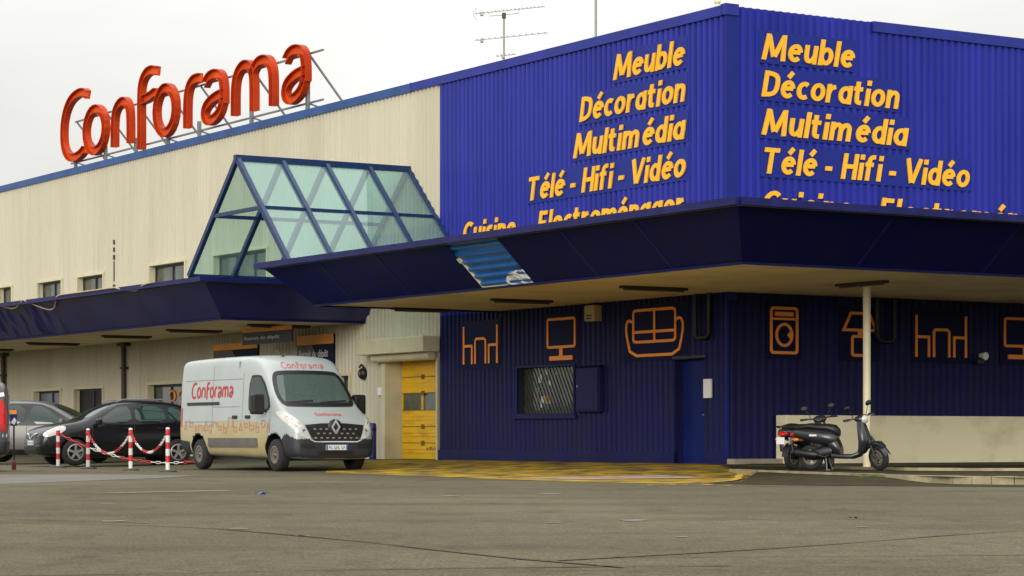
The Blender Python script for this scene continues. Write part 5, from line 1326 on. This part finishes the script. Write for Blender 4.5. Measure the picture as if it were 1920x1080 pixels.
# ------------------------------------------------------------------ scooters
def ell(c, u, v, a, b, n=16, p=2.4):
    c, u, v = Vector(c), Vector(u), Vector(v); r = []
    for i in range(n):
        t = 2 * math.pi * i / n; ct, s_ = math.cos(t), math.sin(t)
        r.append(c + u * a * math.copysign(abs(ct) ** (2 / p), ct) + v * b * math.copysign(abs(s_) ** (2 / p), s_))
    return r
def make_scooter(loc, rz, label, turn=rad(-34)):
    o = empty('scooter', loc, rz, label, 'scooter', 'scooters parked on the pavement')
    Y_, Z_ = (0, 1, 0), (0, 0, 1)
    def sw(x, name):
        r = .235; w = .11
        g = MB(); g.lathe([(r * .58, -w * .4), (r * .8, -w / 2), (r * .95, -w * .36), (r, 0), (r * .95, w * .36), (r * .8, w / 2), (r * .58, w * .4)], axis='y', n=28)
        t = g.build('wheel', M['rubber'], o); t.location = (x, 0, r)
        g = MB(); g.lathe([(r * .50, -.045), (r * .61, -.05), (r * .61, .05), (r * .50, .045)], axis='y', n=24); g.cyl((0, -.06, 0), (0, .06, 0), .045, 12)
        for k in range(5):
            a = 2 * math.pi * k / 5 + .4; g.bar((.03 * math.cos(a), 0, .03 * math.sin(a)), (r * .53 * math.cos(a), 0, r * .53 * math.sin(a)), .035, .05, up=(0, 1, 0))
        g.build('rim', M['rim_dark'], t); return t
    sw(0, 'r'); steer = [sw(1.28, 'f')]
    # rear bodywork
    g = MB(); g.loft([ell((x, 0, z), Y_, Z_, a, b) for x, z, a, b in ((-.34, .70, .05, .03), (-.30, .69, .12, .07), (-.15, .665, .17, .105), (.08, .63, .195, .14), (.28, .60, .20, .15), (.42, .58, .18, .14), (.50, .55, .14, .12))]); bo = g.build('rear_body', M['scooter_body'], o)
    g = MB(); g.loft([ell((x, 0, z), Y_, Z_, a, b) for x, z, a, b in ((.36, .52, .15, .10), (.46, .46, .16, .16), (.53, .42, .15, .15), (.58, .36, .13, .08))]); g.build('front_of_seat_panel', M['scooter_body'], o)
    for s in (-1, 1):
        g = MB(); g.box(.02, .16, s * .196 - .004, s * .196 + .004, .62, .655); g.build('emblem', M['post_white'], bo)
    g = MB(); g.loft([ell((x, 0, z), Y_, Z_, a, b) for x, z, a, b in ((-.24, .765, .08, .02), (-.16, .79, .14, .05), (0, .805, .155, .06), (.18, .785, .16, .06), (.34, .78, .15, .075), (.47, .74, .135, .09), (.535, .69, .10, .07), (.55, .66, .05, .03))]); g.build('seat', M['black'], o)
    # engine, silencer, guard
    g = MB(); g.loft([ell((x, y, z), Y_, Z_, a, b) for x, y, z, a, b in ((-.08, .0, .26, .09, .07), (.08, .0, .29, .12, .11), (.26, 0, .33, .13, .13), (.42, 0, .36, .10, .10))]); g.build('engine', M['black'], o)
    g = MB(); g.tube([(-.26, -.16, .33), (-.22, -.16, .325), (.12, -.16, .285), (.18, -.16, .28)], [.035, .068, .068, .04], 14); g.tube([(.16, -.16, .28), (.28, -.12, .24), (.38, -.05, .28)], .02, 8); g.build('silencer', M['black'], o)
    g = MB(); g.loft([[Vector((.245 * math.cos(a), y, .235 + .27 * math.sin(a))) for y in (-.07, .0, .07)] for a in [rad(70 + 110 * k / 10) for k in range(11)]], cap=False, closed=False); g.build('rear_mudguard', M['black'], o)
    g = MB(); g.tube([(-.30, .0, .64), (-.36, 0, .45), (-.33, 0, .34)], [.05, .045, .05], 8, flat=.5); g.build('plate_bracket', M['black'], o)
    # floorboard and leg shield
    g = MB(); g.loft([ell((x, 0, z), Y_, Z_, a, b, p=4) for x, z, a, b in ((.42, .27, .15, .05), (.56, .255, .18, .045), (.80, .255, .17, .045), (.92, .30, .15, .05), (.98, .36, .13, .05))]); g.build('floorboard', M['scooter_body'], o)
    g = MB(); g.loft([ell((x, 0, z), Y_, (1, 0, .25), a, b, p=3) for x, z, a, b in ((.95, .30, .14, .07), (1.00, .42, .20, .09), (1.01, .55, .215, .095), (.985, .68, .20, .085), (.955, .80, .15, .075), (.93, .90, .10, .06))]); ls = g.build('leg_shield', M['scooter_body'], o)
    g = MB(); g.loft([ell((x, 0, z), Y_, (1, 0, .25), a, b, p=3) for x, z, a, b in ((1.05, .40, .06, .06), (1.075, .52, .08, .06), (1.05, .66, .07, .05), (1.0, .80, .05, .04))]); g.build('shield_centre', M['black'], ls)
    g = MB()
    for s in (-1, 1): g.tube([(1.28, s * .075, .235), (1.19, s * .07, .46), (1.10, s * .03, .62)], .022, 8)
    steer.append(g.build('fork', M['plastic'], o))
    g = MB(); rr = .275
    g.loft([[Vector((1.28 + rr * math.cos(a), y * (1 - .25 * abs(k - 6) / 6), .235 + rr * math.sin(a) - abs(y) * .6)) for y in (-.09, -.05, 0, .05, .09)] for k, a in [(k, rad(22 + 120 * k / 12)) for k in range(13)]], cap=False, closed=False)
    g.loft([ell((x, 0, z), Y_, Z_, a, b) for x, z, a, b in ((1.08, .44, .05, .05), (1.18, .49, .085, .05), (1.34, .51, .08, .035), (1.46, .455, .05, .02))]); steer.append(g.build('front_mudguard', M['scooter_body'], o))
    # steering: headset, bars, levers, mirrors, headlamp
    g = MB(); g.loft([ell((x, 0, z), Y_, Z_, a, b) for x, z, a, b in ((.86, .93, .05, .03), (.89, .945, .12, .055), (.96, .95, .13, .07), (1.02, .94, .10, .06), (1.05, .93, .05, .035))]); hs = g.build('headset', M['scooter_body'], o); steer.append(hs)
    g = MB(); g.lathe([(0, .05), (.05, .045), (.075, .02), (.08, 0)], (1.03, 0, .935), 'x', 18); g.build('headlight', M['lamp_glass'], hs)
    g = MB(); g.tube([(.86, -.34, .97), (.90, -.2, .965), (.94, 0, .95), (.90, .2, .965), (.86, .34, .97)], .014, 8); hb = g.build('handlebar', M['plastic'], o); steer.append(hb)
    for s in (-1, 1):
        g = MB(); g.tube([(.885, s * .24, .967), (.855, s * .36, .97)], .019, 10); g.build('grip', M['black'], hb)
        g = MB(); g.tube([(.92, s * .2, .96), (.93, s * .3, .955), (.90, s * .37, .95)], .008, 6); g.build('lever', M['steel'], hb)
        g = MB(); g.tube([(.90, s * .16, .98), (.90, s * .20, 1.06), (.89, s * .24, 1.15)], .007, 6); mi = g.build('mirror', M['black'], o); steer.append(mi)
        g = MB(); g.loft([ell((.89 + d, s * .265, 1.18), (0, 1, 0), (.2, 0, 1), a, b) for d, a, b in ((-.02, .05, .035), (-.005, .07, .05), (.02, .055, .04), (.03, .02, .015))]); g.build('mirror_head', M['black'], mi)
        g = MB(); g.loft([ell((x, s * .17, .56), Y_, Z_, a, a) for x, a in ((-.30, .012), (-.27, .03), (-.22, .033), (-.19, .02))]); g.build('indicator', M['lamp_orange'], o)
    # tail
    g = MB(); g.loft([ell((x, 0, z), Y_, Z_, a, b) for x, z, a, b in ((-.385, .655, .05, .03), (-.36, .66, .09, .045), (-.30, .665, .11, .05))]); g.build('tail_light', M['lamp_red'], o)
    g = MB(); g.bbox(-.40, -.392, -.09, .09, .47, .60, .004); g.build('number_plate', M['plate'], o)
    g = MB(); g.tube([(-.20, -.14, .77), (-.36, -.12, .80), (-.42, 0, .80), (-.36, .12, .80), (-.20, .14, .77)], .014, 8); g.bar((-.40, 0, .80), (-.22, 0, .785), .03, .012); g.build('luggage_rack', M['black'], o)
    g = MB(); g.tube([(.30, -.08, .24), (.34, -.16, .10), (.36, -.20, .01)], .012, 6); g.tube([(.34, -.20, .008), (.42, -.21, .008)], .012, 6); g.tube([(.30, .08, .24), (.33, .16, .10), (.35, .18, .01)], .012, 6); g.build('stand', M['steel'], o)
    ax = Vector((-.30, 0, .72)).normalized(); pv = Vector((1.24, 0, .235))
    T = Matrix.Translation(pv) @ Matrix.Rotation(turn, 4, ax) @ Matrix.Translation(-pv)
    for q in steer: q.matrix_basis = T @ q.matrix_basis
    return o
rz1 = math.atan2(-.40, .92)
fx_, fy_ = 6.66, 44.3
sc1 = make_scooter((fx_ - 1.28 * math.cos(rz1), fy_ - 1.28 * math.sin(rz1), .118), rz1, 'charcoal scooter nearest the road, seen from the side with its nose to the right')
make_scooter((5.23, 45.6, .12), rad(50), 'scooter standing behind the other one, its tail and plate showing at the left', rad(18))
